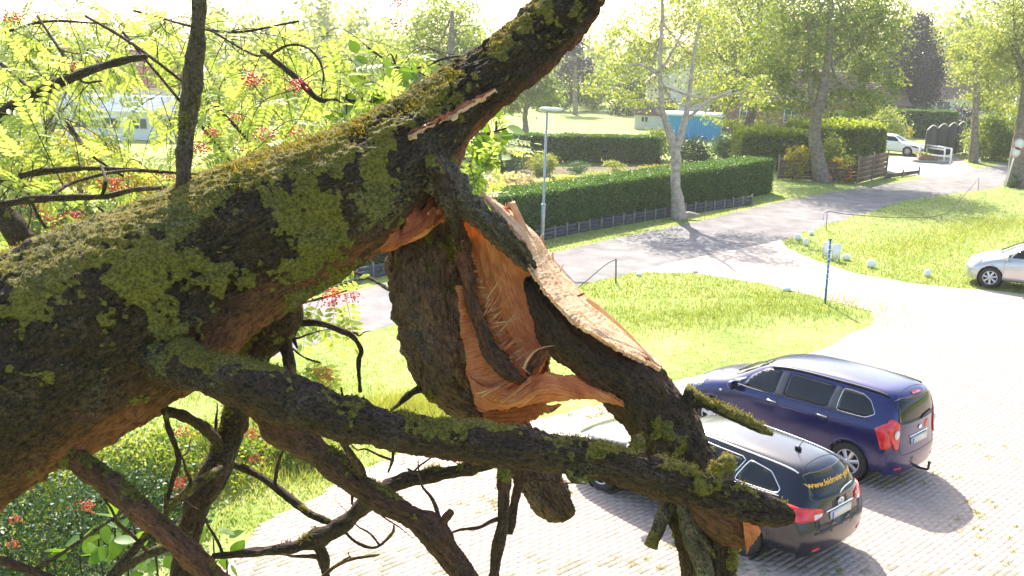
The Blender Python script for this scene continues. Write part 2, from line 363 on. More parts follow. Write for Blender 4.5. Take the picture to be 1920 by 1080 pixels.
# ------------------------------------------------------------------ foliage helpers
def rand_unit(n):
    v = rng.normal(size=(n, 3)); return v/np.linalg.norm(v, axis=1)[:, None]
def leafquads(C, size, aspect=.55, flat=0.0, hang=None):
    """diamond leaf quads at C"""
    n = len(C); a = rand_unit(n)
    if hang is not None: a = a*.6+np.array(hang); a /= np.linalg.norm(a, axis=1)[:, None]
    b = np.cross(a, rand_unit(n)); b /= np.linalg.norm(b, axis=1)[:, None]+1e-9
    s = (np.asarray(size)*rng.uniform(.6, 1.3, n))[:, None]
    V = np.stack([C-a*s*.5, C+b*s*aspect*.5, C+a*s*.5, C-b*s*aspect*.5], 1).reshape(-1, 3)
    return V, np.arange(4*n).reshape(-1, 4), np.repeat(rng.random(n), 4)
def blobpts(c, r, n, clump=.28, hollow=.35):
    """points gathered in clumps inside an ellipsoid"""
    c = np.array(c, float); r = np.array(r, float); k = max(4, int(n/70))
    cc = rand_unit(k)*(rng.uniform(hollow, 1, k)**.6)[:, None]
    i = rng.integers(0, k, n); sp = rng.uniform(.5, 1.3, k)*clump
    p = cc[i]+rng.normal(size=(n, 3))*sp[i][:, None]*np.array([1, 1, .75])
    return c+p*r
def crown(name, blobs, n, size, mat, parent=None):
    tot = sum(b[1][0]*b[1][2] for b in blobs); pts = np.vstack([blobpts(c, r, max(30, int(n*r[0]*r[2]/tot))) for c, r in blobs])
    V, F, A = leafquads(pts, size); return mk(name, V, F, mat, parent, False, {'rnd': A})
def pxblob(u, v, ru, rv, d, k=1.0):
    s = d/FPX; return (P(u, v, d), (ru*s, ru*s*k, rv*s))
def tree(name, label, base, trunk, blobs, n, size, mat, cat='tree', group=None, limbs=True, bmat=None, dz=1.0):
    """trunk: px points (u,v,r_px); blobs: px ellipses (u,v,ru,rv[,depth offset])"""
    g = G(*base); d = depth(g); root = empty(name, g, label, cat, group)
    tr = [np.append(g+np.array([0, 0, -.1]), trunk[0][2]*1.05*d/FPX)]
    for u, v, r in trunk[1:]:
        q = CM.T @ np.array([(u-960)/FPX, (v-540)/FPX, 1.0]); p = CPOS+q*(g[1]/q[1]); tr.append(np.append(p, r*.85*d/FPX))
    C = catmull(tr, ds=.25); C[:, :2] += (noise(np.stack([C[:, 2]*1.3, C[:, 2]*0+g[0], C[:, 2]*0], 1))*.05)[:, None]
    mb = MB(); mb.tube(C[:, :3], C[:, 3]*(1+.1*noise(C[:, :3]*5)), 12)
    top = C[-1, :3]; B = []
    for b in blobs:
        off = b[4] if len(b) > 4 else random.uniform(-1, 1)*b[2]*d/FPX*.5
        c, r = pxblob(b[0], b[1], b[2], b[3], d+off, dz); B.append((c, r))
        if limbs:
            j = int(min(len(C)-1, max(len(C)*.4, len(C)*random.uniform(.5, 1)))); s0 = C[j, :3]
            mid = (s0+c)/2+np.array([0, 0, -.08*np.linalg.norm(c-s0)])+rng.normal(size=3)*.15
            cv = catmull([np.append(s0, C[j, 3]*.55), np.append(mid, C[j, 3]*.35), np.append(c, C[j, 3]*.15)], ds=.3); mb.tube(cv[:, :3], cv[:, 3], 7)
            for _ in range(5):
                e = c+rand_unit(1)[0]*np.array(r)*.8; k = random.randrange(len(cv)//2, len(cv)); s1 = cv[k, :3]
                m1 = (s1+e)/2+np.array([0, 0, .1]); cw = catmull([np.append(s1, cv[k, 3]*.6), np.append(m1, cv[k, 3]*.4), np.append(e, .01)], ds=.4); mb.tube(cw[:, :3], cw[:, 3], 5)
    mb.obj('trunk', bmat or M['barkfar'], root, True)
    crown('crown', B, n, size, mat, root)
    return root
def bush(name, label, base, ru, rv, n, size, mat, cat='shrub', group=None, lift=.9, k=1.0, extra=None):
    g = G(*base); d = depth(g); s = d/FPX; root = empty(name, g, label, cat, group)
    c = g+np.array([0, 0, rv*s*lift]); B = [(c, (ru*s, ru*s*k, rv*s))]
    crown('foliage', B, n, size, mat, root)
    mb = MB()
    for i in range(5):
        e = c+rand_unit(1)[0]*np.array(B[0][1])*.6; mb.tube([g+np.array([0, 0, -.03]), (g+e)/2+rng.normal(size=3)*.03, e], [.03, .02, .008], 5)
    mb.obj('stem', M['barkfar'], root, True)
    if extra:
        mt, cnt, sz, nm = extra; pts = c+rand_unit(cnt)*np.array(B[0][1])*.95; V, F, A = leafquads(pts, sz, .9); xo = mk(nm, V, F, mt, root, False, {'rnd': A}); xo['kind'] = 'stuff'
    return root
def boxhedge(name, label, A, B, w, h, n, size, mat, group=None, topmat=None):
    """clipped hedge along ground segment A->B (front bottom edge), w deep, h high"""
    A = np.array(A); B = np.array(B); t = B-A; L = np.linalg.norm(t); t /= L; nrm = np.array([-t[1], t[0], 0])
    if nrm[1] < 0: nrm = -nrm
    root = empty(name, (A+B)/2, label, 'hedge', group)
    def pt(x, y, z): return A+t*np.asarray(x)[:, None]+nrm*np.asarray(y)[:, None]+np.array([0, 0, 1.])*np.asarray(z)[:, None]
    ar = np.array([L*h, L*w, w*h, w*h]); k = (n*ar/ar.sum()).astype(int)
    U = lambda m, a, b: rng.uniform(a, b, m); j = lambda m: np.abs(rng.normal(0, .05, m))
    wav = lambda x: .04*noise(np.stack([x*.8, x*0, x*0], 1))
    x = U(k[0], 0, L); f = pt(x, -j(k[0])+.04+wav(x)+.03*np.sin(x*5.1), U(k[0], .02, h))
    x = U(k[1], 0, L); tp = pt(x, U(k[1], 0, w), h+j(k[1])*.9-.04+wav(x+9))
    e0 = pt(-j(k[2])+.03, U(k[2], 0, w), U(k[2], 0, h)); e1 = pt(L+j(k[3])-.03, U(k[3], 0, w), U(k[3], 0, h))
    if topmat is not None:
        V, F, Aa = leafquads(tp[:int(len(tp)*.9)]+rng.normal(size=(int(len(tp)*.9), 3))*np.array([.1, .1, .16])+np.array([0, 0, .1]), size*1.2, .7); mk('sunlit_top_leaves', V, F, topmat, root, False, {'rnd': Aa})  # lighter leaf layer on top, sunlight put into its colour
    V, F, Aa = leafquads(np.vstack([f, tp, e0, e1]), size, .7); mk('foliage', V, F, mat, root, False, {'rnd': Aa})
    mb = MB(); i = .05
    c = [pt([xx], [yy], [zz])[0] for zz in (0, h-i-.02) for xx, yy in ((i, i+.03), (L-i, i+.03), (L-i, w-i), (i, w-i))]
    mb.add(c, [[4, 5, 6, 7], [0, 1, 5, 4], [1, 2, 6, 5], [2, 3, 7, 6], [3, 0, 4, 7]]); mb.obj('branch_core', M['leafcore'], root)
    return root
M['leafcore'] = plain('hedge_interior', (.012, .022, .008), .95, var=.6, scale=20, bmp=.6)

# ------------------------------------------------------------------ ground, road, paving
def sheet_poly(name, pts, z, mat, wob=.0, kind='structure', step=.5):
    P2 = []; n = len(pts)
    for i in range(n):
        a = np.array(pts[i][:2], float); b = np.array(pts[(i+1) % n][:2], float); k = max(1, int(np.linalg.norm(b-a)/step)) if wob else 1
        for q in range(k):
            p = a+(b-a)*q/k
            if wob: p = p+wob*np.array([noise(np.array([[p[0]*1.7, p[1]*1.7, z]]))[0], noise(np.array([[p[0]*1.7+40, p[1]*1.7, z]]))[0]])
            P2.append(p)
    V = [(p[0], p[1], z) for p in P2]; tr = geometry.tessellate_polygon([[Vector(v) for v in V]])
    F = np.array(tr); Vn = np.array(V)
    cr = np.cross(Vn[F[:, 1]]-Vn[F[:, 0]], Vn[F[:, 2]]-Vn[F[:, 0]])[:, 2]; F[cr < 0] = F[cr < 0][:, ::-1]
    o = mk(name, V, F, mat); tag(o, kind=kind); return o, np.array(P2)
V = [(-900, -300, 0), (900, -300, 0), (900, 1100, 0), (-900, 1100, 0)]
tag(mk('ground', V, np.array([[0, 1, 2, 3]]), M['grass']), kind='structure')
gp = lambda L: [G(u, v) for u, v in L]
road_up = [(-900, 930), (-400, 800), (200, 650), (660, 547), (740, 527), (1020, 477), (1150, 448), (1300, 417), (1480, 374), (1620, 350), (1745, 333), (1900, 304), (2050, 272), (2250, 235)]
road_lo = [(2400, 250), (2150, 295), (1960, 330), (1850, 355), (1700, 375), (1545, 423), (1465, 452), (1300, 487), (1180, 513), (1085, 537), (905, 570), (740, 607), (500, 670), (-400, 900), (-900, 1050)]
road, ROADP = sheet_poly('road', gp(road_up+road_lo), .004, M['asphalt'], .12)
pave = [(1182, 511), (1300, 485), (1465, 450), (1478, 466), (1530, 490), (1600, 512), (1700, 530), (1800, 541), (1850, 544), (1960, 556), (2300, 590), (2900, 1000), (2600, 1500), (700, 1500), (300, 1150), (500, 985), (640, 900), (760, 845), (900, 812), (1080, 770), (1280, 712), (1480, 675), (1565, 645), (1640, 602), (1640, 585), (1560, 565), (1430, 532), (1290, 512)]
PG = gp(pave)
paving, PAVEP = sheet_poly('paved_yard', PG, .008, M['pavefield'], .10)
drive, DRIVEP = sheet_poly('driveway', gp([(1655, 322), (1640, 300), (1700, 288), (1790, 292), (1830, 318), (1800, 327), (1745, 334)]), .008, M['concrete'])
drivew = [(1400, 1000)]
# garden soil behind the hedge
sheet_poly('garden_path', gp([(840, 345), (1000, 330), (1180, 318), (1250, 312), (1230, 300), (1050, 312), (860, 318)]), .004, M['soil'], .15)
# pavers as geometry near the camera
ang = math.radians(43); ux = np.array([math.cos(ang), math.sin(ang)]); uy = np.array([-math.sin(ang), math.cos(ang)])
ii, jj = np.meshgrid(np.arange(-140, 200), np.arange(-160, 260)); ii = ii.ravel(); jj = jj.ravel()
cx = (ii+.5*(jj % 2))*.2; cy = jj*.1
PC = np.stack([cx*ux[0]+cy*uy[0], cx*ux[1]+cy*uy[1], cx*0], 1)+np.array([4, 15, 0])
q = Q(PC); ok = (q[:, 2] > 0) & (q[:, 0] > -60) & (q[:, 0] < 1980) & (q[:, 1] < 1140) & (q[:, 2] < 31) & inpoly(PC, PAVEP)
PC = PC[ok]; q = q[ok]
edge = fbm(PC*.9+3, 3); keep = ~((q[:, 1] < 930) & (q[:, 0] < 1100) & (edge > .25))
PC = PC[keep]; q = q[keep]
order = np.argsort(q[:, 2]); infr = (q[:, 0] > 0) & (q[:, 0] < 1920) & (q[:, 1] < 1080)
order = np.concatenate([order[infr[order]], order[~infr[order]]]); PC = PC[order]
bx = [(-.0975, -.0475), (.0975, -.0475), (.0975, .0475), (-.0975, .0475)]
bv = [(x*ux[0]+y*uy[0], x*ux[1]+y*uy[1], z) for z, k in ((0, 1), (.022, 1), (.027, .94)) for x, y in [(a*k, b*k) for a, b in bx]]
bf = np.array([[8, 9, 10, 11]]+[[r*4+i, r*4+(i+1) % 4, r*4+4+(i+1) % 4, r*4+4+i] for r in (0, 1) for i in range(4)])
bmesh1 = [mkmesh('brick', bv, bf, M[k]) for k in ('paver', 'pavermoss')]
for k in range(300):
    o = bpy.data.objects.new('brick', bmesh1[0 if random.random() < .75 else 1]); o.location = (PC[k, 0], PC[k, 1], -.0145+random.uniform(-.0015, .0015)); o.rotation_euler = (random.uniform(-.006, .006), random.uniform(-.006, .006), random.uniform(-.02, .02)); link(o, paving)
R = PC[300:]; m = len(R); BV = np.array(bv); z = rng.uniform(-.016, -.0135, m)
VV = BV[None]+R[:, None]; VV[:, :, 2] += z[:, None]; FF = (bf[None]+12*np.arange(m)[:, None, None]).reshape(-1, 4)
o = mk('bricks', VV, FF, M['paver'], paving); o['kind'] = 'stuff'

# ------------------------------------------------------------------ grass
def blades(pts, h, w, mat, name, lean=.35, col=None, kind='stuff', parent=None):
    n = len(pts); a = rng.uniform(0, 2*np.pi, n); s = np.stack([np.cos(a), np.sin(a), 0*a], 1)
    hh = h*rng.uniform(.5, 1.3, n); ln = rng.normal(size=(n, 3))*lean; ln[:, 2] = 1; ln /= np.linalg.norm(ln, axis=1)[:, None]
    w = w*rng.uniform(.7, 1.3, n)
    V = np.stack([pts-s*w[:, None]/2, pts+s*w[:, None]/2, pts+ln*hh[:, None]], 1).reshape(-1, 3)
    o = mk(name, V, np.arange(3*n).reshape(-1, 3), mat, parent, False, {'rnd': np.repeat(np.clip(rng.random(n)*.6+.4*(fbm(pts*.5, 2)*.5+.5), 0, .99), 3)})
    o['kind'] = kind; return o
def gsample(n, x0, x1, y0, y1, extra=None):
    # sample uniformly in picture rows so that near grass is denser, then test the ground point
    u = rng.uniform(x0, x1, n); v = rng.uniform(y0, y1, n)
    d = np.stack([(u-960)/FPX, (v-540)/FPX, np.ones(n)], 1) @ CM; p = CPOS+d*(-CAMH/d[:, 2])[:, None]
    k = ~inpoly(p, ROADP) & ~inpoly(p, PAVEP) & ~inpoly(p, DRIVEP)
    return p[k]
g1 = gsample(150000, 0, 1920, 470, 1080); g1 = g1[fbm(g1*.8, 3) > -.22]
hh = .05+.09*smst(fbm(g1*.35+5, 3), .0, .35)
blades(g1, hh, .014, M['blade'], 'grass')
g2 = gsample(60000, 880, 1920, 300, 560)
blades(g2, .09, .03, M['blade'], 'grass')
# tall unmown strip (ditch) through both lawns
def strip(path, n, wid, h, w, mat, nm='tall_grass'):
    C = catmull([G(*p) for p in path], n=n//12); i = rng.integers(0, len(C), n); p = C[i]+rng.normal(size=(n, 3))*wid; p[:, 2] = 0
    return blades(p, h, w, mat, nm, .5)
strip([(1120, 590), (1240, 598), (1350, 590), (1450, 572), (1600, 585)], 6000, .9, .17, .02, M['blade'])
strip([(1640, 478), (1730, 458), (1800, 440), (1920, 412)], 5000, .9, .17, .025, M['blade'])
strip([(500, 800), (640, 790), (760, 770), (880, 790)], 7000, .45, .32, .018, M['blade'])
strip([(60, 1000), (200, 950), (420, 880), (620, 850)], 8000, .6, .25, .018, M['blade'])
# weeds in the paving joints
wp = rng.uniform([-3.5, 12, 0], [11, 20, 0], (900, 3)); wp = wp[inpoly(wp, PAVEP) & (fbm(wp*.7+8, 3) > .05)][:170]
w2 = (wp[:, None]+rng.normal(size=(len(wp), 26, 3))*np.array([.05, .05, 0])).reshape(-1, 3); w2[:, 2] = .02
blades(w2, .035, .02, M['blade'], 'weeds', .9)

# ------------------------------------------------------------------ garden edging and front hedge
EA, EB = G(600, 545), G(1405, 391)
def edging(path):
    root = empty('garden_edging', G(*path[0]), 'low blue grey board edging with pale stakes along foot of the long clipped hedge', 'edging')
    C = catmull([G(*p) for p in path], ds=.72); pm = None; H = .42
    for k in range(len(C)):
        o = bpy.data.objects.new('stake', pm or mkmesh('stake', [(x, y, z) for z in (-.05, .5) for x, y in ((-.03, -.03), (.03, -.03), (.03, .03), (-.03, .03))], np.array([[4, 5, 6, 7], [0, 1, 5, 4], [1, 2, 6, 5], [2, 3, 7, 6], [3, 0, 4, 7]]), M['post']))
        pm = o.data; o.location = Vector(C[k]-root.location)+Vector((0, -.045, random.uniform(-.06, .04))); o.rotation_euler = (random.uniform(-.05, .05), random.uniform(-.06, .06), random.random()); link(o, root)
        if k+1 < len(C):
            for b in range(3):
                z = .07+b*.14+random.uniform(-.008, .008); mb = MB(); mb.obox(C[k]+np.array([0, random.uniform(0, .01), z]), C[k+1]+np.array([0, 0, z+random.uniform(-.01, .01)]), .03, .125); mb.obj('board', M['edging'], root)
edging([(560, 553), (660, 531), (800, 499), (945, 466), (1100, 434), (1280, 403), (1408, 384)])
boxhedge('clipped_hedge', 'long clipped dark green hedge with sunlit flat top beside the road', G(700, 507), G(1448, 362), 1.7, 1.75, 90000, .085, M['hedge'])
boxhedge('garden_hedge', 'dark leafy hedge between the vegetable garden and the bright lawn', G(900, 305), G(1235, 307), 1.5, 1.65, 22000, .16, M['hedge'])
boxhedge('trimmed_hedge', 'dark trimmed hedge beyond the small lawn left of the wavy fence panels', G(1640, 255), G(1790, 262), 2, 2.4, 9000, .22, M['hedge'])
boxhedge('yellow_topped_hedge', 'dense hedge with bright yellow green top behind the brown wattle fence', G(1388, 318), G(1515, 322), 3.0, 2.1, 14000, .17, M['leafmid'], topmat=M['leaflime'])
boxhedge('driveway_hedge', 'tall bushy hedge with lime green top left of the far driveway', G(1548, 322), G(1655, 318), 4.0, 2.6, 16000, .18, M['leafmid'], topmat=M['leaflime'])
boxhedge('low_far_hedge', 'low dark hedge visible behind the big tree trunk under the houses', G(1575, 262), G(1625, 262), 2, 2.2, 3500, .22, M['hedge'])

# ------------------------------------------------------------------ garden shrubs
bush('blue_green_shrub', 'bluish green feathery shrub with an orange bloom in the vegetable garden', (945, 322), 42, 34, 5000, .13, M['leafblue'], lift=.85, extra=(M['flower'], 9, .3, 'bloom'))
bush('pale_round_shrub', 'small pale green rounded shrub behind the street lamp pole', (1020, 330), 20, 24, 2500, .12, M['leafpale'])
bush('white_plume_plant', 'clump of whitish arching grass spilling over the left end of the clipped hedge', (960, 366), 48, 20, 3500, .28, M['strawblade'], 'plant')
bush('low_garden_plant', 'low pale green vegetable plants left of the plank pile', (1120, 342), 34, 10, 1500, .12, M['leafpale'], 'plant')
bush('low_garden_plant', 'yellowish leafy plants right of the plank pile by forked tree', (1235, 330), 36, 12, 1800, .12, M['leafyel'], 'plant')
bush('dark_shrub', 'dark rounded shrub right behind the forked tree trunk', (1295, 306), 34, 24, 3500, .16, M['leafdark'])
bush('grey_green_shrub', 'greyish green shrub between forked tree and yellow topped hedge', (1362, 300), 28, 24, 3200, .16, M['leafblue'])
bush('loose_bush', 'loose light green bush over left fork of the forked tree', (1232, 300), 26, 30, 3000, .16, M['leafmid'])
bush('autumn_shrub', 'sparse yellow orange shrub leaning on the brown wattle fence left of the big trunk', (1492, 338), 20, 36, 900, .17, M['leafyel'], extra=(M['leafyel'], 60, .2, 'yellow_leaf'))
bush('orange_leaved_shrub', 'small orange yellow shrub against the fence right of the big trunk', (1572, 342), 30, 22, 900, .15, M['leafyel'], extra=(M['flower'], 50, .14, 'orange_leaf'))
bush('brown_shrub', 'olive brown shrub mass hiding the big tree lower trunk', (1562, 330), 28, 38, 2600, .17, M['leafmid'], lift=.95)
bush('overgrown_bush', 'large green bush mass under the pole trunk near the road bend', (1858, 300), 44, 44, 9000, .2, M['leafmid'])
bush('overgrown_bush', 'dark green bush behind the slanting grey pole on the right', (1895, 292), 50, 40, 7000, .2, M['leafdark'])
bush('small_roadside_bush', 'little dark green bush at the foot of the right edge tree', (1900, 352), 12, 12, 900, .09, M['leafdark'])
bush('pinkish_shrub', 'tall pinkish green shrub left of the parked white car', (1655, 270), 34, 32, 4000, .2, M['leafpale'])
bush('garden_bush', 'yellow green bushes in front of the tiled roof house', (1735, 245), 36, 22, 3000, .22, M['leafpale'])
bush('red_brown_bush', 'reddish brown bush right of the trimmed hedge', (1805, 245), 26, 26, 3000, .2, M['purple'])
bush('young_sapling', 'thin sapling with yellow leaves before the trimmed hedge', (1702, 262), 9, 16, 260, .16, M['leafyel'])
for (u, v, ru, rv, n_, mt, lb) in [(905, 345, 22, 12, 900, 'leafmid', 'green vegetable plants at the left end of the garden behind the trunk'), (1060, 352, 26, 10, 1100, 'leafyel', 'low yellow green plants right of the street lamp in the garden'),
        (1085, 325, 22, 12, 1000, 'leafblue', 'low bluish plants in the middle of the vegetable garden'), (1150, 322, 20, 10, 900, 'leafpale', 'pale low plants directly in front of the garden hedge'), (990, 315, 22, 12, 1100, 'leafyel', 'yellowish bed plants left of the pale round shrub'), (1100, 360, 20, 7, 700, 'leafpale', 'pale leafy row just behind the clipped hedge top')]:
    bush('garden_plant', lb, (u, v), ru, rv, n_, .12, M[mt], 'plant')
# ------------------------------------------------------------------ plank pile, barrels
pp = empty('plank_pile', G(1185, 338), 'small untidy pile of weathered planks in the vegetable garden', 'planks')
for k in range(7):
    c = np.array(G(1185, 338)); a = random.uniform(-.25, .25); L = random.uniform(1.0, 1.6); z = .06+.06*(k//2)
    d = np.array([math.cos(a), math.sin(a), random.uniform(-.06, .06)])*L; o_ = np.array([random.uniform(-.3, .3), random.uniform(-.4, .4), z])
    mb = MB(); mb.obox(c+o_-d, c+o_+d, .16, .035); mb.obj('plank', M['post'], pp)
mb = MB(); c = G(872, 323); wb = empty('water_barrel', c, 'dark green water barrel half hidden behind rowan leaves', 'barrel')
th = np.linspace(0, 1, 7); mb.tube(np.stack([th*0+c[0], th*0+c[1], th*.8], 1), .36+.05*np.sin(th*np.pi), 18); mb.obj('barrel_body', M['leafcore'], wb, True)
mb = MB(); mb.tube([(c[0], c[1], .8), (c[0], c[1], .85)], .4, 18); mb.obj('lid', M['plastic'], wb, True)

# ------------------------------------------------------------------ trees
tree('forked_tree', 'slender tree with pale forked trunk standing before the clipped hedge', (1272, 411), [(1272, 411, 15), (1268, 345, 11), (1265, 285, 11), (1243, 215, 6.5), (1238, 150, 5), (1240, 70, 4), (1242, -30, 3)],
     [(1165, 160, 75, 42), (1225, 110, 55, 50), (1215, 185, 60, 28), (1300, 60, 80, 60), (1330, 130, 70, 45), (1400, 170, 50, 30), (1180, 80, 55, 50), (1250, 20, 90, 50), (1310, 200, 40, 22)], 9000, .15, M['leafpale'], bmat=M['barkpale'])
r_ = bpy.data.objects['forked_tree']
def limbpx(root, pts, base, name='limb', mat='barkfar', m=8):
    g = np.array(G(*base)); C = []
    for u, v, r in pts:
        q = CM.T @ np.array([(u-960)/FPX, (v-540)/FPX, 1.0]); C.append(np.append(CPOS+q*(g[1]/q[1]), r*depth(g)/FPX))
    cv = catmull(C, ds=.2); mb = MB(); mb.tube(cv[:, :3], cv[:, 3]*.8*(1+.08*noise(cv[:, :3]*4)), m); mb.obj(name, M['barkpale'] if base == (1272, 411) else M[mat], root, True)
limbpx(r_, [(1264, 300, 9), (1284, 225, 7), (1292, 180, 5.5), (1300, 110, 4), (1312, 40, 3)], (1272, 411))
limbpx(r_, [(1286, 225, 4), (1330, 190, 3.2), (1372, 172, 2.5)], (1272, 411))
limbpx(r_, [(1243, 220, 4), (1225, 200, 3.2), (1205, 190, 2)], (1272, 411))
limbpx(r_, [(1240, 145, 3.5), (1205, 122, 2.8), (1170, 125, 1.5)], (1272, 411))
limbpx(r_, [(1241, 130, 3.5), (1262, 95, 2.8), (1290, 40, 1.5)], (1272, 411))
limbpx(r_, [(1272, 408, 9), (1290, 402, 7), (1312, 404, 3)], (1272, 411), 'root')
tree('broad_tree', 'big broad tree with dark leaning trunk rising behind the wattle fence', (1543, 341), [(1543, 341, 18), (1532, 290, 15), (1528, 235, 13), (1540, 180, 11), (1552, 110, 8), (1558, 20, 6), (1562, -60, 4)],
     [(1470, 80, 85, 62), (1590, 80, 90, 70), (1530, 20, 110, 60), (1640, 150, 50, 40), (1600, 190, 70, 34), (1480, 190, 46, 30), (1440, 140, 50, 30), (1640, 40, 60, 50), (1500, 150, 50, 35), (1560, -40, 150, 50)], 30000, .20, M['leafmid'])
r_ = bpy.data.objects['broad_tree']
limbpx(r_, [(1534, 215, 6), (1522, 195, 5), (1518, 120, 4), (1516, 40, 3)], (1543, 341))
tree('leaning_trunk_tree', 'tree with straight brown trunk between the forked tree and the broad tree', (1395, 300), [(1395, 300, 13), (1400, 250, 12), (1412, 200, 10), (1422, 120, 8), (1425, 0, 6)],
     [(1400, 40, 90, 60), (1340, 90, 60, 60), (1450, 120, 50, 50), (1390, 150, 60, 40), (1440, 220, 36, 30), (1360, 210, 34, 26), (1370, -30, 120, 60)], 19000, .22, M['leafpale'])
tree('copper_beech', 'dark purple leaved conical tree in front of the tiled roof house', (1712, 238), [(1712, 238, 8), (1714, 180, 6), (1716, 90, 4)],
     [(1712, 180, 40, 34, -2), (1702, 145, 46, 36, -2), (1722, 110, 46, 40, -2), (1712, 78, 36, 34, -2), (1722, 50, 22, 24, -2), (1740, 145, 30, 34, -2), (1704, 200, 30, 16, -2)], 30000, .26, M['purple'])
tree('pole_trunk_tree', 'tree with bare pinkish pole like trunk right of the wavy fence', (1825, 305), [(1825, 305, 9), (1828, 240, 7.5), (1832, 150, 6), (1836, 80, 4)],
     [(1835, 120, 50, 34), (1860, 185, 40, 28), (1840, 80, 50, 30), (1815, 100, 30, 22)], 8000, .22, M['leafpale'])
tree('edge_tree', 'thick reddish trunk tree cut off by the right edge beside the round signs', (1908, 350), [(1908, 350, 22), (1908, 300, 17), (1918, 230, 14), (1932, 120, 12), (1940, 0, 10)],
     [(1880, 60, 70, 60), (1900, 150, 70, 50), (1960, 40, 100, 90), (1850, 110, 40, 36), (1930, 210, 50, 24), (1900, 0, 80, 50)], 19000, .16, M['leafpale'])
tree('garden_tree', 'round light green tree left of the bright lawn above the garden hedge', (985, 255), [(985, 255, 7), (985, 220, 5.5), (990, 170, 4)],
     [(960, 180, 40, 34), (1010, 170, 44, 32), (985, 140, 50, 34), (1030, 195, 24, 14)], 9000, .26, M['leafmid'])
tree('tall_pale_tree', 'tall pale hazy tree rising behind the broken limb above garden', (840, 300), [(840, 300, 12), (842, 200, 9), (846, 100, 6), (848, 20, 4)],
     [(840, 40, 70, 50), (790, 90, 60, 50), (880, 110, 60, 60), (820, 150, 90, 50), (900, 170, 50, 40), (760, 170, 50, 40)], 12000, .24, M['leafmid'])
tree('red_leaved_tree', 'small hazy tree with reddish leaves far behind above the bright lawn', (1078, 215), [(1078, 215, 5), (1078, 160, 4), (1080, 110, 3)],
     [(1070, 100, 30, 24), (1095, 125, 24, 20), (1060, 140, 20, 18)], 2600, .35, M['purple'])
for (u, v, ru, rv, n_, mt, lb) in [(1045, 208, 40, 40, 2800, 'leafdark', 'dark green bush at the far left corner of the bright lawn'),
        (1115, 208, 42, 42, 2600, 'leafmid', 'mid green bush at the back of the bright lawn'),
        (1180, 216, 40, 38, 2600, 'leafdark', 'dark bush behind the forked tree crown at the lawn end')]:
    bush('lawn_bush', lb, (u, v), ru, rv, n_, .38, M[mt], k=.6)
# left garden side (seen through the rowan twigs)
LT = [('hazy_garden_tree', 'hazy green tree at far left beyond the rowan twigs', (90, 360), [(60, 170, 110, 80), (150, 110, 90, 70), (20, 260, 80, 60)], 'leafmid', 9000),
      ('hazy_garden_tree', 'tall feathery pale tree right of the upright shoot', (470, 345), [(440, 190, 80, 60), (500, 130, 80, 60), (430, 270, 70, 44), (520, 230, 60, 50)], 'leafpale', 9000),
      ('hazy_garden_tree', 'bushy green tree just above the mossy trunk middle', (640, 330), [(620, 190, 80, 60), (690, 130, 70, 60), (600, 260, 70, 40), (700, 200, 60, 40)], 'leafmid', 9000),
      ('hazy_garden_tree', 'small yellow green garden tree left of the conservatory', (150, 420), [(140, 300, 90, 50), (220, 340, 60, 40), (60, 330, 60, 40)], 'leafyel', 6000)]
for nm, lb, b, bl, mt, n_ in LT:
    tree(nm, lb, b, [(b[0], b[1], 8), (b[0]+3, b[1]-80, 6), (b[0]+5, b[1]-170, 4)], [x for x in bl], n_, .17, M[mt])
bush('clipped_ball_shrub', 'dark clipped ball shrub in the left garden by the white table', (192, 312), 26, 24, 3000, .16, M['leafdark'])
bush('pink_flower_bush', 'flowering bush with pink blossom below the upright shoot', (110, 440), 70, 40, 4000, .15, M['leafmid'], extra=(M['flower'], 40, .14, 'blossom'))
bush('left_dark_shrub', 'dark green shrub at the far left edge behind the twigs', (20, 400), 70, 60, 5000, .16, M['leafdark'])
bush('left_mid_shrub', 'mid green shrub above the mossy trunk left of the upright shoot', (265, 395), 80, 46, 5000, .15, M['leafmid'])
bush('left_mid_shrub', 'pale shrub above the mossy trunk right of the upright shoot', (420, 390), 80, 46, 5000, .15, M['leafpale'])
# far woodland as one mass
pts = []
for k in range(90):
    u = -300+k*28+random.uniform(-10, 10); D = random.uniform(120, 165); vtop = 75+35*math.sin(u*.006+1)+random.uniform(-35, 25)
    c, r = pxblob(u, (vtop+215)/2, 46, (215-vtop)/2*1.1, D); pts.append(blobpts(c, r, 1000, .3, .5))
V, F, A = leafquads(np.vstack(pts), .85); o = mk('far_woodland', V, F, M['leafpale'], None, False, {'rnd': A}); o['kind'] = 'stuff'

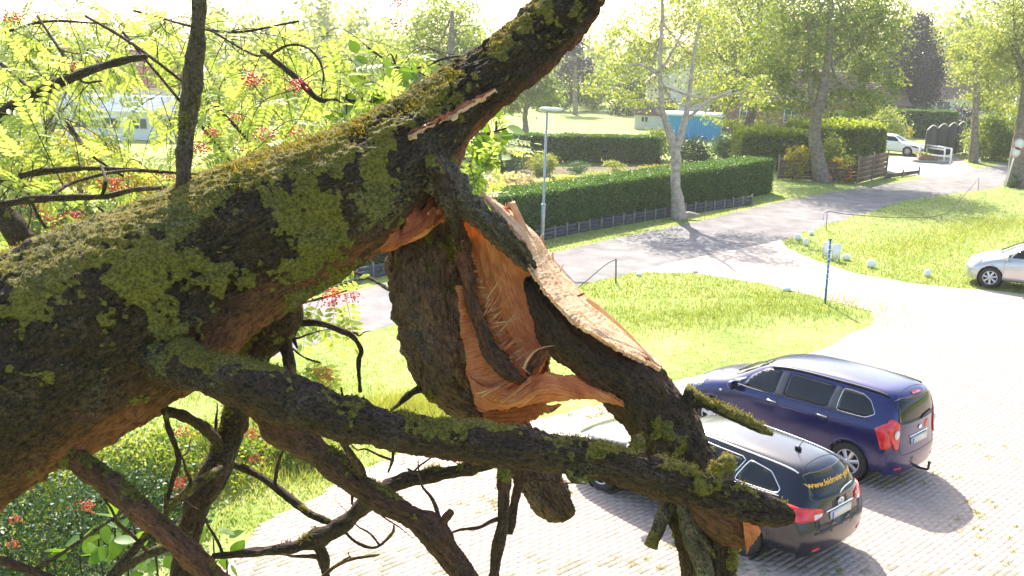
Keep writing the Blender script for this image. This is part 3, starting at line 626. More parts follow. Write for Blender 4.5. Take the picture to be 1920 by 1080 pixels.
# ------------------------------------------------------------------ houses
def house(name, label, base, w, dpt, h, rise, wall, roof, rz=0.0, wins=(), gable='x', tiles=True):
    g = G(*base); root = empty(name, g, label, 'house', None, rz)
    def O(nm, V, F, mt, par=root, smooth=False):
        return link(bpy.data.objects.new(nm, mkmesh(nm, V, F, mt, smooth, {'rnd': np.full(len(V), random.random())})), par)
    x, y = w/2, dpt
    if gable == 'x':   # ridge runs along x
        V = [(-x, 0, 0), (x, 0, 0), (x, y, 0), (-x, y, 0), (-x, 0, h), (x, 0, h), (x, y, h), (-x, y, h), (-x, y/2, h+rise), (x, y/2, h+rise)]
        O('wall', V, [np.array([[0, 1, 5, 4], [2, 3, 7, 6], [1, 2, 6, 5], [3, 0, 4, 7]]), np.array([[4, 8, 7], [5, 6, 9]])], wall)
        sl = [((-x-.3, -.35, h-.35*rise/(y/2)), (x+.3, -.35, h-.35*rise/(y/2)), (x+.3, y/2, h+rise+.03), (-x-.3, y/2, h+rise+.03)), ((x+.3, y+.35, h-.35*rise/(y/2)), (-x-.3, y+.35, h-.35*rise/(y/2)), (-x-.3, y/2, h+rise+.03), (x+.3, y/2, h+rise+.03))]
    else:              # gable faces the camera
        V = [(-x, 0, 0), (x, 0, 0), (x, y, 0), (-x, y, 0), (-x, 0, h), (x, 0, h), (x, y, h), (-x, y, h), (0, 0, h+rise), (0, y, h+rise)]
        O('wall', V, [np.array([[0, 1, 5, 4], [2, 3, 7, 6], [1, 2, 6, 5], [3, 0, 4, 7]]), np.array([[4, 5, 8], [7, 9, 6]])], wall)
        e = .35*rise/x
        sl = [((-x-.35, -.3, h-e), (0, -.3, h+rise+.03), (0, y+.3, h+rise+.03), (-x-.35, y+.3, h-e)), ((x+.35, y+.3, h-e), (0, y+.3, h+rise+.03), (0, -.3, h+rise+.03), (x+.35, -.3, h-e))]
    mb = MB()
    for s in sl:
        s = [np.array(p) for p in s]; up = np.cross(s[1]-s[0], s[3]-s[0]); up = up/np.linalg.norm(up)
        if up[2] < 0: up = -up
        nr = 12
        if gable == 'x': a0, b0, a1, b1 = s[0], s[1], s[3], s[2]
        else: a0, b0, a1, b1 = s[0], s[3], s[1], s[2]
        for k in range(nr):
            f0, f1 = k/nr, (k+1)/nr; p0 = a0+(a1-a0)*f0+up*.10; p1 = b0+(b1-b0)*f0+up*.10; p2 = b0+(b1-b0)*f1+up*.04; p3 = a0+(a1-a0)*f1+up*.04
            mb.add([p0, p1, p2, p3, p0-up*.1, p1-up*.1, p2-up*.1, p3-up*.1], [[0, 1, 2, 3], [0, 4, 5, 1], [3, 2, 6, 7], [1, 5, 6, 2], [0, 3, 7, 4]])
    F = [np.concatenate(mb.Qd)]; O('roof', np.concatenate(mb.V), F, roof)
    for (wx, wz, ww, wh) in wins:
        fr = MB(); t = .07
        fr.box((wx-ww/2, -.06, wz-wh/2), (wx+ww/2, -.01, wz-wh/2+t)).box((wx-ww/2, -.06, wz+wh/2-t), (wx+ww/2, -.01, wz+wh/2)).box((wx-ww/2, -.06, wz-wh/2+t), (wx-ww/2+t, -.01, wz+wh/2-t)).box((wx+ww/2-t, -.06, wz-wh/2+t), (wx+ww/2, -.01, wz+wh/2-t)).box((wx-t/2, -.055, wz-wh/2+t), (wx+t/2, -.012, wz+wh/2-t))
        f = O('window', np.concatenate(fr.V), [np.concatenate(fr.Qd)], M['white'])
        O('pane', [(wx-ww/2+t, -.025, wz-wh/2+t), (wx+ww/2-t, -.025, wz-wh/2+t), (wx+ww/2-t, -.025, wz+wh/2-t), (wx-ww/2+t, -.025, wz+wh/2-t)], np.array([[0, 1, 2, 3]]), M['glasswin'], f)
    return root
house('tiled_roof_house', 'low house with brown tiled roof and sandy wall right of the purple tree', (1790, 222), 14, 8, 2.6, 2.7, M['render'], M['roof'], -.12, [(-5, 1.5, 1.6, 1.1), (-1.5, 1.5, 1.6, 1.1), (3, 1.5, 1.6, 1.1)])
house('white_gabled_house', 'white gabled house glimpsed through the forked tree crown', (1300, 238), 9, 9, 4.0, 3.4, M['render'], M['roof'], -.1, [(-2.4, 2.0, 1.3, 1.4), (2.0, 2.0, 1.3, 1.4), (0, 4.8, 1.1, 1.2)], 'y')
house('brick_house', 'reddish brick house glimpsed behind the broad tree', (1480, 250), 13, 8, 3.0, 2.6, M['brick'], M['roof'], -.1, [(-4, 1.6, 1.3, 1.3), (0, 1.6, 1.3, 1.3), (4, 1.6, 1.3, 1.3)])
house('brick_bungalow', 'brick bungalow with white windows between the broad tree and purple tree', (1600, 240), 10, 8, 2.5, 1.9, M['brick'], M['roof'], -.1, [(-3, 1.6, 1.4, 1.3), (.6, 1.6, 1.0, 2.0), (3.4, 1.6, 1.4, 1.3)])
house('red_roof_house', 'house with pale red roof left of the upright shoot beyond the twigs', (215, 235), 12, 8, 3.2, 2.6, M['render'], M['roofred'], .1, [(-3, 1.7, 1.5, 1.3), (1, 1.7, 1.5, 1.3), (4, 1.7, 1.2, 1.3)])
house('white_conservatory', 'low white conservatory in front of the red roof house', (235, 262), 8, 4, 2.0, .8, M['white'], M['white'], .1, [(-2.8, 1.1, 1.1, .8), (-.9, 1.1, 1.1, .8), (1.0, 1.1, 1.1, .8), (2.9, 1.1, 1.1, .8)])
house('garden_shed', 'small shed with tiled roof at the left of the blue corrugated shed', (1222, 243), 3.2, 3, 1.5, 1.0, M['render'], M['roof'], -.1, [(-.7, .9, .7, .6)])
# blue corrugated shed
g = G(1300, 262); bs = empty('blue_shed', g, 'bright blue corrugated shed with pale roof behind the forked tree', 'shed', None, -.12); d = depth(g); s = d/FPX
mb = MB(); hw = 50*s; H = 44*s; nrib = 26
for k in range(nrib):
    x0 = -hw+2*hw*k/nrib; x1 = x0+2*hw/nrib; xm = (x0+x1)/2
    mb.add([(x0, 0, 0), (xm, 0, 0), (xm, 0, H), (x0, 0, H), (xm, -.1, 0), (x1, -.1, 0), (x1, -.1, H), (xm, -.1, H), (x1, 0, 0), (x1, 0, H)], [[0, 1, 2, 3], [4, 5, 6, 7], [1, 4, 7, 2], [5, 8, 9, 6]])
link(bpy.data.objects.new('corrugated_wall', mkmesh('corrugated_wall', np.concatenate(mb.V), [np.concatenate(mb.Qd)], M['bluesheet'])), bs)
mb = MB(); mb.box((-hw, .05, 0), (hw, 3, H-.05)); link(bpy.data.objects.new('side_wall', mkmesh('side_wall', np.concatenate(mb.V), [np.concatenate(mb.Qd)], M['bluesheet'])), bs)
mb = MB(); mb.box((-hw-.2, -.35, H), (hw+.2, 3.3, H+.16)); link(bpy.data.objects.new('roof', mkmesh('roof', np.concatenate(mb.V), [np.concatenate(mb.Qd)], M['white'])), bs)

# ------------------------------------------------------------------ street lamps, posts, signs
def lamp(label, base, H, r0, r1, zj, arm=True, lean=(0, 0)):
    g = G(*base); root = empty('street_lamp', g, label, 'street lamp'); tp = g+np.array([lean[0], lean[1], H])
    jn = g+(tp-g)*(zj/H)
    mb = MB(); mb.tube([g+np.array([0, 0, -.05]), jn, jn+(tp-jn)*.01, tp], [r0, r0, r1, r1], 14); mb.obj('pole', M['galv'], root, True)
    mb = MB(); mb.tube([jn-np.array([0, 0, .03]), jn+np.array([0, 0, .03])], [r0*1.25, r0*1.15], 14); mb.obj('collar', M['galv'], root, True)
    if arm:
        mb = MB(); prof = [(-.28, .02), (-.2, .075), (.1, .09), (.42, .07), (.56, .03)]
        C = [tp+np.array([x, -.02*k, .02]) for k, (x, _) in enumerate(prof)]; V, F, _ = tube(C, [p[1] for p in prof], 14); V[:, 2] = (V[:, 2]-tp[2])*.7+tp[2]; mb.add(V, F)
        h = mb.obj('lamp_head', M['lampwhite'], root, True)
        mb = MB(); V, F, _ = tube([tp+np.array([x, -.03, -.035]) for x in (.05, .2, .4, .5)], [.03, .07, .06, .03], 12); V[:, 2] = (V[:, 2]-tp[2]+.035)*.5+tp[2]-.035; mb.add(V, F); mb.obj('lens', M['clearlens'], h, True)
lamp('slim grey street lamp with flat white head standing before the clipped hedge', (1016, 464), 4.9, .072, .042, 1.55)
lamp('slanting grey lamp pole among bushes at the far right road bend', (1872, 300), 4.6, .13, .1, 1.2, True, (.75, 0))
def sign_post():
    g = G(1884, 352); root = empty('road_sign', g, 'two small round signs on a white post beside the right edge tree', 'road sign'); d = depth(g); s = d/FPX
    tp = np.array(P(1900, 262, d)); tp[1] = g[1]
    mb = MB(); mb.tube([g, tp], .045, 10); mb.obj('post', M['white'], root, True)
    for (u, v, r) in ((1901, 268, 11), (1896, 284, 10)):
        c = np.array(P(u, v, d)); c[1] = g[1]-.08; mb = MB(); mb.tube([c, c+np.array([0, .02, 0])], r*s, 24); b = mb.obj('sign_disc', M['white'], root)
        mb = MB(); th = np.linspace(0, 2*np.pi, 25); mb.tube([c+np.array([math.cos(a)*r*s*.92, -.012, math.sin(a)*r*s*.92]) for a in th], .018, 5); mb.obj('rim', M['signred'], b, True)
sign_post()
# blue post with chain
g = G(1547, 569); bp = empty('blue_post', g, 'thin blue metal post with chain wound round it at the lawn corner', 'post'); d = depth(g)
tp = np.array(P(1557, 450, d*.985)); mb = MB(); mb.tube([g, tp], .035, 10); mb.obj('pole', M['bluepaint'], bp, True)
mb = MB(); th = np.linspace(0, 1, 60); mb.tube(g+(tp-g)*(.35+.6*th)[:, None]+np.stack([np.cos(th*50)*.045, np.sin(th*50)*.045, th*0], 1), .010, 5); mb.obj('chain', M['chrome'], bp, True)
mb = MB(); mb.tube([tp, tp+np.array([0, 0, .03])], .045, 10); mb.obj('cap', M['rope'], bp, True)
# white sign board leaning behind it
def board(u0, v0, u1, v1, base, label):
    g = np.array(G(*base)); d = depth(g); s = d/FPX; root = empty('notice_board', g, label, 'board')
    w = (u1-u0)*s; h = (v1-v0)*s/math.cos(_p); c = np.array(P((u0+u1)/2, v1, d)); z0 = .06
    mb = MB(); mb.box((-w/2, -.015, z0), (w/2, .015, z0+h)); V = np.concatenate(mb.V)+np.array([c[0], g[1], 0]); mk('panel', V, [np.concatenate(mb.Qd)], M['white'], root)
    for sx in (-.46, .46):
        mb = MB(); mb.box((c[0]+sx*w-.02, g[1]+.018, -.05), (c[0]+sx*w+.02, g[1]+.055, z0+h*.95)); mb.obj('leg', M['galv'], root)
board(1543, 453, 1555, 480, (1548, 484), 'blank white board left of the blue post')
board(1560, 459, 1574, 488, (1568, 490), 'blank white board right of the blue post')
# white painted stones
def stone(u, v, r, h, label):
    g = G(u, v); d = depth(g); s = d/FPX; bm = bmesh.new(); bmesh.ops.create_icosphere(bm, subdivisions=3, radius=1)
    V = np.array([x.co[:] for x in bm.verts]); F = np.array([[x.index for x in f.verts] for f in bm.faces]); bm.free()
    V = np.sign(V)*np.abs(V)**.75; V *= (1+.12*fbm(V*1.3+u, 2))[:, None]; V = V*np.array([r*s, r*s*.8, h*s*.55])*.78+g+np.array([0, 0, h*s*.42])
    o = mk('painted_stone', V, F, M['white'], None, True); tag(o, label, 'stone', 'white painted stones along the lawn edges')
for u, v, r, h, lb in [(1496, 450, 8, 14, 'white painted stone nearest the road junction corner'), (1510, 460, 6, 17, 'narrow white painted stone left of the white boards'), (1521, 441, 7, 10, 'white painted stone furthest back at the road edge'),
        (1586, 488, 9, 15, 'white painted stone just right of the white boards'), (1633, 502, 11, 18, 'largest white painted stone on the lawn edge'), (1738, 519, 8, 17, 'white painted stone nearest the silver car'),
        (1475, 545, 11, 9, 'flat white painted stone at the edge of the near lawn'), (1198, 517, 7, 7, 'small white painted stone near the dark stake with rope'), (1304, 511, 7, 6, 'small white painted stone at top of the near lawn'), (1828, 305, 12, 10, 'white painted stone by the roadside bushes')]:
    stone(u, v, r, h, lb)
# rope barriers
def barrier(label, posts, rope, sag, rr=.014):
    root = empty('rope_barrier', G(*posts[0][0]), label, 'rope barrier'); T = []
    for (b, t) in posts:
        g = np.array(G(*b)); d = depth(g); tp = np.array(P(*t, d*.99)); T.append(tp); mb = MB(); mb.tube([g-np.array([0, 0, .05]), tp], .022, 8); mb.obj('stake', M['rope'] if len(posts) < 3 else M['galv'], root, True)
    pts = rope(T); mb = MB(); mb.tube(catmull(pts, ds=.15), rr, 6); mb.obj('rope', M['rope'], root, True)
barrier('dark stake with rope running down to the grass beside the road left of blue post', [((1155, 531), (1155, 486))], lambda T: [T[0], np.array(P(1135, 497, depth(T[0])*.99)), np.array(P(1105, 522, depth(T[0])*.985)), G(1084, 540)], 0)
barrier('long slack rope on thin stakes along the far lawn by the road', [((1549, 431), (1551, 397)), ((1765, 412), (1766, 403)), ((1834, 358), (1836, 333))],
        lambda T: [np.array(P(1543, 412, depth(T[0])*.98)), T[0], np.array(P(1600, 403, depth(T[0])*1.01)), np.array(P(1690, 408, depth(T[0])*1.05)), T[1], np.array(P(1800, 375, depth(T[1])*1.05)), T[2]], 0)

# ------------------------------------------------------------------ wattle fence, reed screen, wavy panels, railing
def fence(name, label, A, B, h, bayL, mat, board_h, cat='fence', group=None):
    A = np.array(A); B = np.array(B); L = np.linalg.norm(B-A); n = max(1, int(L/bayL)); root = empty(name, A, label, cat, group)
    for k in range(n+1):
        p = A+(B-A)*k/n; mb = MB(); mb.tube([p-np.array([0, .06, .05]), p+np.array([0, -.06, h+.15+random.uniform(0, .12)])], .05, 8); mb.obj('post', M['post'], root, True)
        if k < n:
            q = A+(B-A)*(k+1)/n; nb = int(h/board_h)
            for b in range(nb):
                z = .04+board_h*(b+.5); mb = MB(); mb.obox(p+np.array([0, .02*(b % 2), z]), q+np.array([0, .02*((b+1) % 2), z+random.uniform(-.015, .015)]), .03, board_h*.88); mb.obj('slat', mat, root)
fence('wattle_fence', 'weathered brown slatted fence with posts below the yellow topped hedge', G(1458, 336), G(1606, 343), 1.15, 1.6, M['fence'], .19)
fence('reed_screen', 'taller brown reed screen between the broad tree and driveway', G(1606, 345), G(1660, 331), 1.45, 1.8, M['fence'], .29)
fence('plank_edge', 'low dark plank edge along the front of the driveway', G(1660, 336), G(1722, 327), .25, 1.6, M['fencedark'], .12)
wf = empty('wavy_fence', G(1728, 302), 'dark fence panels with arched pale tops beside the white railing', 'fence')
wp0 = [G(1731, 302), G(1752, 296), G(1772, 292), G(1790, 289), G(1806, 286)]; 
for k in range(4):
    a, b = np.array(wp0[k]), np.array(wp0[k+1]); H = 2.1; n = 10; V = []; 
    for i in range(n+1):
        f = i/n; p = a+(b-a)*f; hz = H+.28*math.sin(f*math.pi)
        for yy in (-.02, .03): V += [p+np.array([0, yy, .03]), p+np.array([0, yy, hz])]
    F = []
    for i in range(n):
        o_ = i*4; F += [[o_, o_+4, o_+5, o_+1], [o_+2, o_+3, o_+7, o_+6], [o_+1, o_+5, o_+7, o_+3]]
    F += [[0, 1, 3, 2], [n*4, n*4+2, n*4+3, n*4+1]]
    mk('panel', V, np.array(F), M['fencedark'], wf)
    mb = MB(); mb.tube([a+(b-a)*f+np.array([0, -.02, H+.03+.28*math.sin(f*math.pi)]) for f in np.linspace(0, 1, 11)], .045, 6); mb.obj('top_rail', M['render'], wf, True)
    mb = MB(); mb.box(tuple(a+np.array([-.05, -.09, 0])), tuple(a+np.array([.05, -.025, H+.05]))); mb.obj('post', M['fencedark'], wf)
# white railing with planter
g0 = np.array(G(1722, 303)); g1_ = np.array(G(1781, 309)); rl = empty('white_railing', g0, 'white painted tubular railing around a small planter beside the driveway', 'railing')
dir_ = g1_-g0; back = np.array([.9, 1.9, 0])
def rail(a, b, nm='rail', r=.055): mb = MB(); mb.tube([a, b], r, 8); mb.obj(nm, M['white'], rl, True)
z_ = lambda h: np.array([0, 0, h])
for p in (g0, g1_, g0+back*.5+dir_*.18, g1_-dir_*.22+back*.3): rail(p, p+z_(1.12), 'post', .06)
rail(g0+z_(1.1), g0+back*.5+dir_*.18+z_(1.15)); rail(g0+back*.5+dir_*.18+z_(1.12), g1_+z_(1.1)); rail(g0+z_(.55), g1_+z_(.55)); rail(g0+back*.5+dir_*.18+z_(.95), g1_-dir_*.22+back*.3+z_(.92))
pl = empty('planter', (g0+g1_)/2, 'low brick planter with white flowers under the white railing', 'planter'); c = (g0+g1_)/2+np.array([0, .4, 0])
mb = MB(); mb.box(tuple(c+np.array([-1.3, -.35, 0])), tuple(c+np.array([1.3, .6, .16]))); mb.obj('kerb', M['concrete'], pl)
mb = MB(); mb.box(tuple(c+np.array([-.9, -.2, .16])), tuple(c+np.array([.3, .4, .42]))); mb.obj('trough', M['brick'], pl)
V, F, A = leafquads(blobpts(c+np.array([-.2, .1, .55]), (.8, .4, .22), 700), .12); mk('plants', V, F, M['leafpale'], pl, False, {'rnd': A})
# small white garden table, left garden
g = G(170, 297); tb = empty('garden_table', g, 'small white garden table beside the clipped ball shrub', 'table')
mb = MB(); mb.box(tuple(g+np.array([-.7, -.4, .68])), tuple(g+np.array([.7, .4, .73]))); mb.obj('table_top', M['white'], tb)
for sx in (-.6, .6):
    for sy in (-.3, .3): mb = MB(); mb.box(tuple(g+np.array([sx-.03, sy-.03, 0])), tuple(g+np.array([sx+.03, sy+.03, .68]))); mb.obj('leg', M['white'], tb)
# shrubbery on the ground at the lower left
for (u, v, ru, rv, n_, mt, lb, sz) in [(60, 1060, 190, 150, 9000, 'leafdark', 'dense dark ivy like bush filling the bottom left corner', .075), (250, 960, 130, 80, 6000, 'leafdark', 'dark green bush below the thick trunk right of corner bush', .08),
        (330, 860, 130, 60, 5000, 'leafmid', 'yellow green bush under the mossy trunk', .09), (150, 880, 130, 60, 5000, 'leafpale', 'pale sunlit bush seen under the trunk at left', .08), (430, 820, 70, 40, 3000, 'leafmid', 'small leafy bush beside the near grass strip', .08), (560, 830, 60, 30, 2000, 'leafmid', 'low leafy plants at the edge of the near lawn', .08)]:
    bush('ground_bush', lb, (u, v+40), ru, rv, n_, sz, M[mt], lift=.55, k=.6)

# ------------------------------------------------------------------ cars
WAGON = dict(L=4.77, st=[
 [(4.70,0,.22),(4.68,.4,.22),(4.60,.62,.22),(4.52,.72,.22),(4.45,.78,.22),(4.35,.82,.22),(4.2,.85,.22),(4.1,.8,.2),(4.1,0,.18)],
 [(4.77,0,.45),(4.74,.4,.45),(4.65,.65,.45),(4.56,.77,.45),(4.48,.82,.45),(4.38,.86,.42),(4.2,.88,.36),(4.05,.84,.2),(4.0,0,.18)],
 [(4.70,0,.70),(4.67,.4,.70),(4.55,.66,.70),(4.45,.78,.69),(4.35,.84,.66),(4.25,.88,.58),(4.1,.89,.42),(3.98,.86,.2),(3.9,0,.18)],
 [(4.25,0,.86),(4.22,.4,.85),(4.15,.64,.82),(4.08,.78,.78),(4.0,.86,.72),(3.95,.89,.6),(3.9,.9,.42),(3.9,.87,.2),(3.8,0,.18)],
 [(3.8,0,.95),(3.8,.4,.94),(3.78,.66,.90),(3.78,.8,.85),(3.78,.87,.78),(3.78,.9,.62),(3.78,.9,.42),(3.78,.88,.2),(3.7,0,.18)],
 [(3.42,0,1.0),(3.38,.4,.99),(3.28,.66,.96),(3.25,.80,.92),(3.25,.87,.83),(3.25,.9,.64),(3.25,.9,.42),(3.25,.88,.2),(3.25,0,.18)],
 [(2.95,0,1.23),(2.92,.38,1.22),(2.85,.63,1.17),(2.85,.81,.95),(2.85,.88,.85),(2.85,.905,.65),(2.85,.905,.42),(2.85,.88,.2),(2.85,0,.18)],
 [(2.5,0,1.44),(2.47,.35,1.43),(2.4,.56,1.38),(2.4,.82,.97),(2.4,.89,.86),(2.4,.905,.65),(2.4,.905,.42),(2.4,.88,.2),(2.4,0,.18)],
 [(1.8,0,1.49),(1.8,.35,1.48),(1.8,.57,1.42),(1.8,.82,.99),(1.8,.89,.87),(1.8,.905,.65),(1.8,.905,.42),(1.8,.88,.2),(1.8,0,.18)],
 [(1.1,0,1.475),(1.1,.35,1.465),(1.1,.56,1.40),(1.1,.82,1.01),(1.1,.89,.88),(1.1,.905,.66),(1.1,.905,.42),(1.1,.88,.2),(1.1,0,.18)],
 [(.60,0,1.45),(.60,.35,1.44),(.62,.54,1.37),(.62,.80,1.02),(.62,.87,.89),(.62,.90,.67),(.62,.895,.42),(.62,.87,.2),(.62,0,.18)],
 [(.26,0,1.41),(.28,.35,1.40),(.34,.50,1.33),(.38,.76,1.03),(.38,.85,.90),(.35,.885,.68),(.35,.88,.42),(.4,.85,.2),(.4,0,.18)],
 [(.05,0,1.02),(.07,.38,1.02),(.13,.60,1.01),(.2,.74,.99),(.22,.83,.89),(.2,.86,.68),(.2,.86,.42),(.3,.82,.22),(.3,0,.18)],
 [(.03,0,.74),(.04,.38,.74),(.08,.62,.73),(.12,.76,.72),(.13,.82,.69),(.14,.85,.58),(.16,.85,.42),(.25,.82,.22),(.25,0,.18)],
 [(-.03,0,.60),(-.02,.4,.60),(.02,.65,.59),(.07,.77,.58),(.1,.82,.56),(.12,.845,.5),(.14,.85,.4),(.22,.81,.22),(.22,0,.18)],
 [(.0,0,.30),(.01,.4,.30),(.05,.62,.30),(.08,.72,.30),(.12,.78,.30),(.14,.81,.28),(.17,.82,.25),(.25,.8,.22),(.25,0,.18)]],
 wheels=(1.03, 3.76), wr=.325, trk=.80, sx=1)
VAN = dict(L=4.5, st=[
 [(4.42,0,.24),(4.40,.4,.24),(4.33,.60,.24),(4.26,.70,.24),(4.2,.76,.24),(4.1,.80,.24),(4.0,.83,.24),(3.9,.8,.22),(3.9,0,.2)],
 [(4.50,0,.48),(4.47,.4,.48),(4.38,.64,.48),(4.30,.75,.48),(4.22,.80,.48),(4.13,.84,.45),(4.0,.86,.38),(3.86,.83,.22),(3.8,0,.2)],
 [(4.44,0,.78),(4.41,.4,.78),(4.30,.64,.77),(4.20,.76,.75),(4.12,.82,.72),(4.05,.85,.6),(3.95,.87,.42),(3.8,.85,.22),(3.7,0,.2)],
 [(4.05,0,1.0),(4.02,.4,.99),(3.96,.62,.95),(3.88,.76,.88),(3.84,.83,.80),(3.8,.86,.64),(3.75,.87,.42),(3.75,.85,.22),(3.6,0,.2)],
 [(3.66,0,1.10),(3.64,.4,1.09),(3.60,.62,1.05),(3.56,.77,.98),(3.55,.84,.88),(3.55,.87,.66),(3.55,.875,.42),(3.55,.85,.22),(3.5,0,.2)],
 [(3.40,0,1.17),(3.38,.4,1.16),(3.30,.64,1.12),(3.25,.79,1.03),(3.25,.85,.92),(3.25,.875,.66),(3.25,.875,.42),(3.25,.85,.22),(3.25,0,.2)],
 [(3.0,0,1.42),(2.97,.38,1.41),(2.90,.62,1.34),(2.88,.80,1.05),(2.88,.86,.94),(2.88,.88,.68),(2.88,.88,.42),(2.88,.86,.22),(2.88,0,.2)],
 [(2.62,0,1.60),(2.60,.36,1.59),(2.52,.60,1.53),(2.45,.81,1.06),(2.45,.865,.95),(2.45,.88,.7),(2.45,.88,.42),(2.45,.86,.22),(2.45,0,.2)],
 [(2.0,0,1.67),(2.0,.36,1.66),(2.0,.62,1.60),(1.9,.82,1.07),(1.9,.868,.96),(1.9,.88,.7),(1.9,.88,.42),(1.9,.86,.22),(1.9,0,.2)],
 [(1.2,0,1.68),(1.2,.36,1.67),(1.2,.62,1.61),(1.2,.82,1.09),(1.2,.868,.97),(1.2,.88,.7),(1.2,.88,.42),(1.2,.86,.22),(1.2,0,.2)],
 [(.55,0,1.66),(.55,.36,1.65),(.55,.62,1.59),(.55,.81,1.11),(.55,.86,.98),(.55,.875,.7),(.55,.87,.42),(.55,.85,.22),(.55,0,.2)],
 [(.08,0,1.62),(.10,.36,1.61),(.17,.58,1.56),(.25,.77,1.12),(.27,.83,.99),(.28,.86,.7),(.28,.86,.42),(.32,.83,.22),(.32,0,.2)],
 [(.03,0,1.10),(.05,.40,1.10),(.10,.62,1.09),(.15,.74,1.07),(.18,.80,.98),(.2,.84,.7),(.2,.84,.42),(.28,.81,.22),(.28,0,.2)],
 [(.03,0,.74),(.05,.40,.74),(.08,.62,.73),(.12,.74,.73),(.15,.79,.72),(.16,.82,.6),(.18,.83,.42),(.26,.8,.22),(.26,0,.2)],
 [(-.04,0,.56),(-.02,.42,.56),(.02,.64,.56),(.07,.75,.56),(.11,.80,.55),(.13,.83,.5),(.16,.835,.4),(.25,.79,.24),(.25,0,.2)],
 [(.0,0,.28),(.01,.4,.28),(.06,.62,.28),(.1,.71,.28),(.13,.76,.28),(.16,.79,.27),(.19,.80,.26),(.26,.78,.24),(.26,0,.2)]],
 wheels=(.80, 3.61), wr=.325, trk=.78, sx=1)

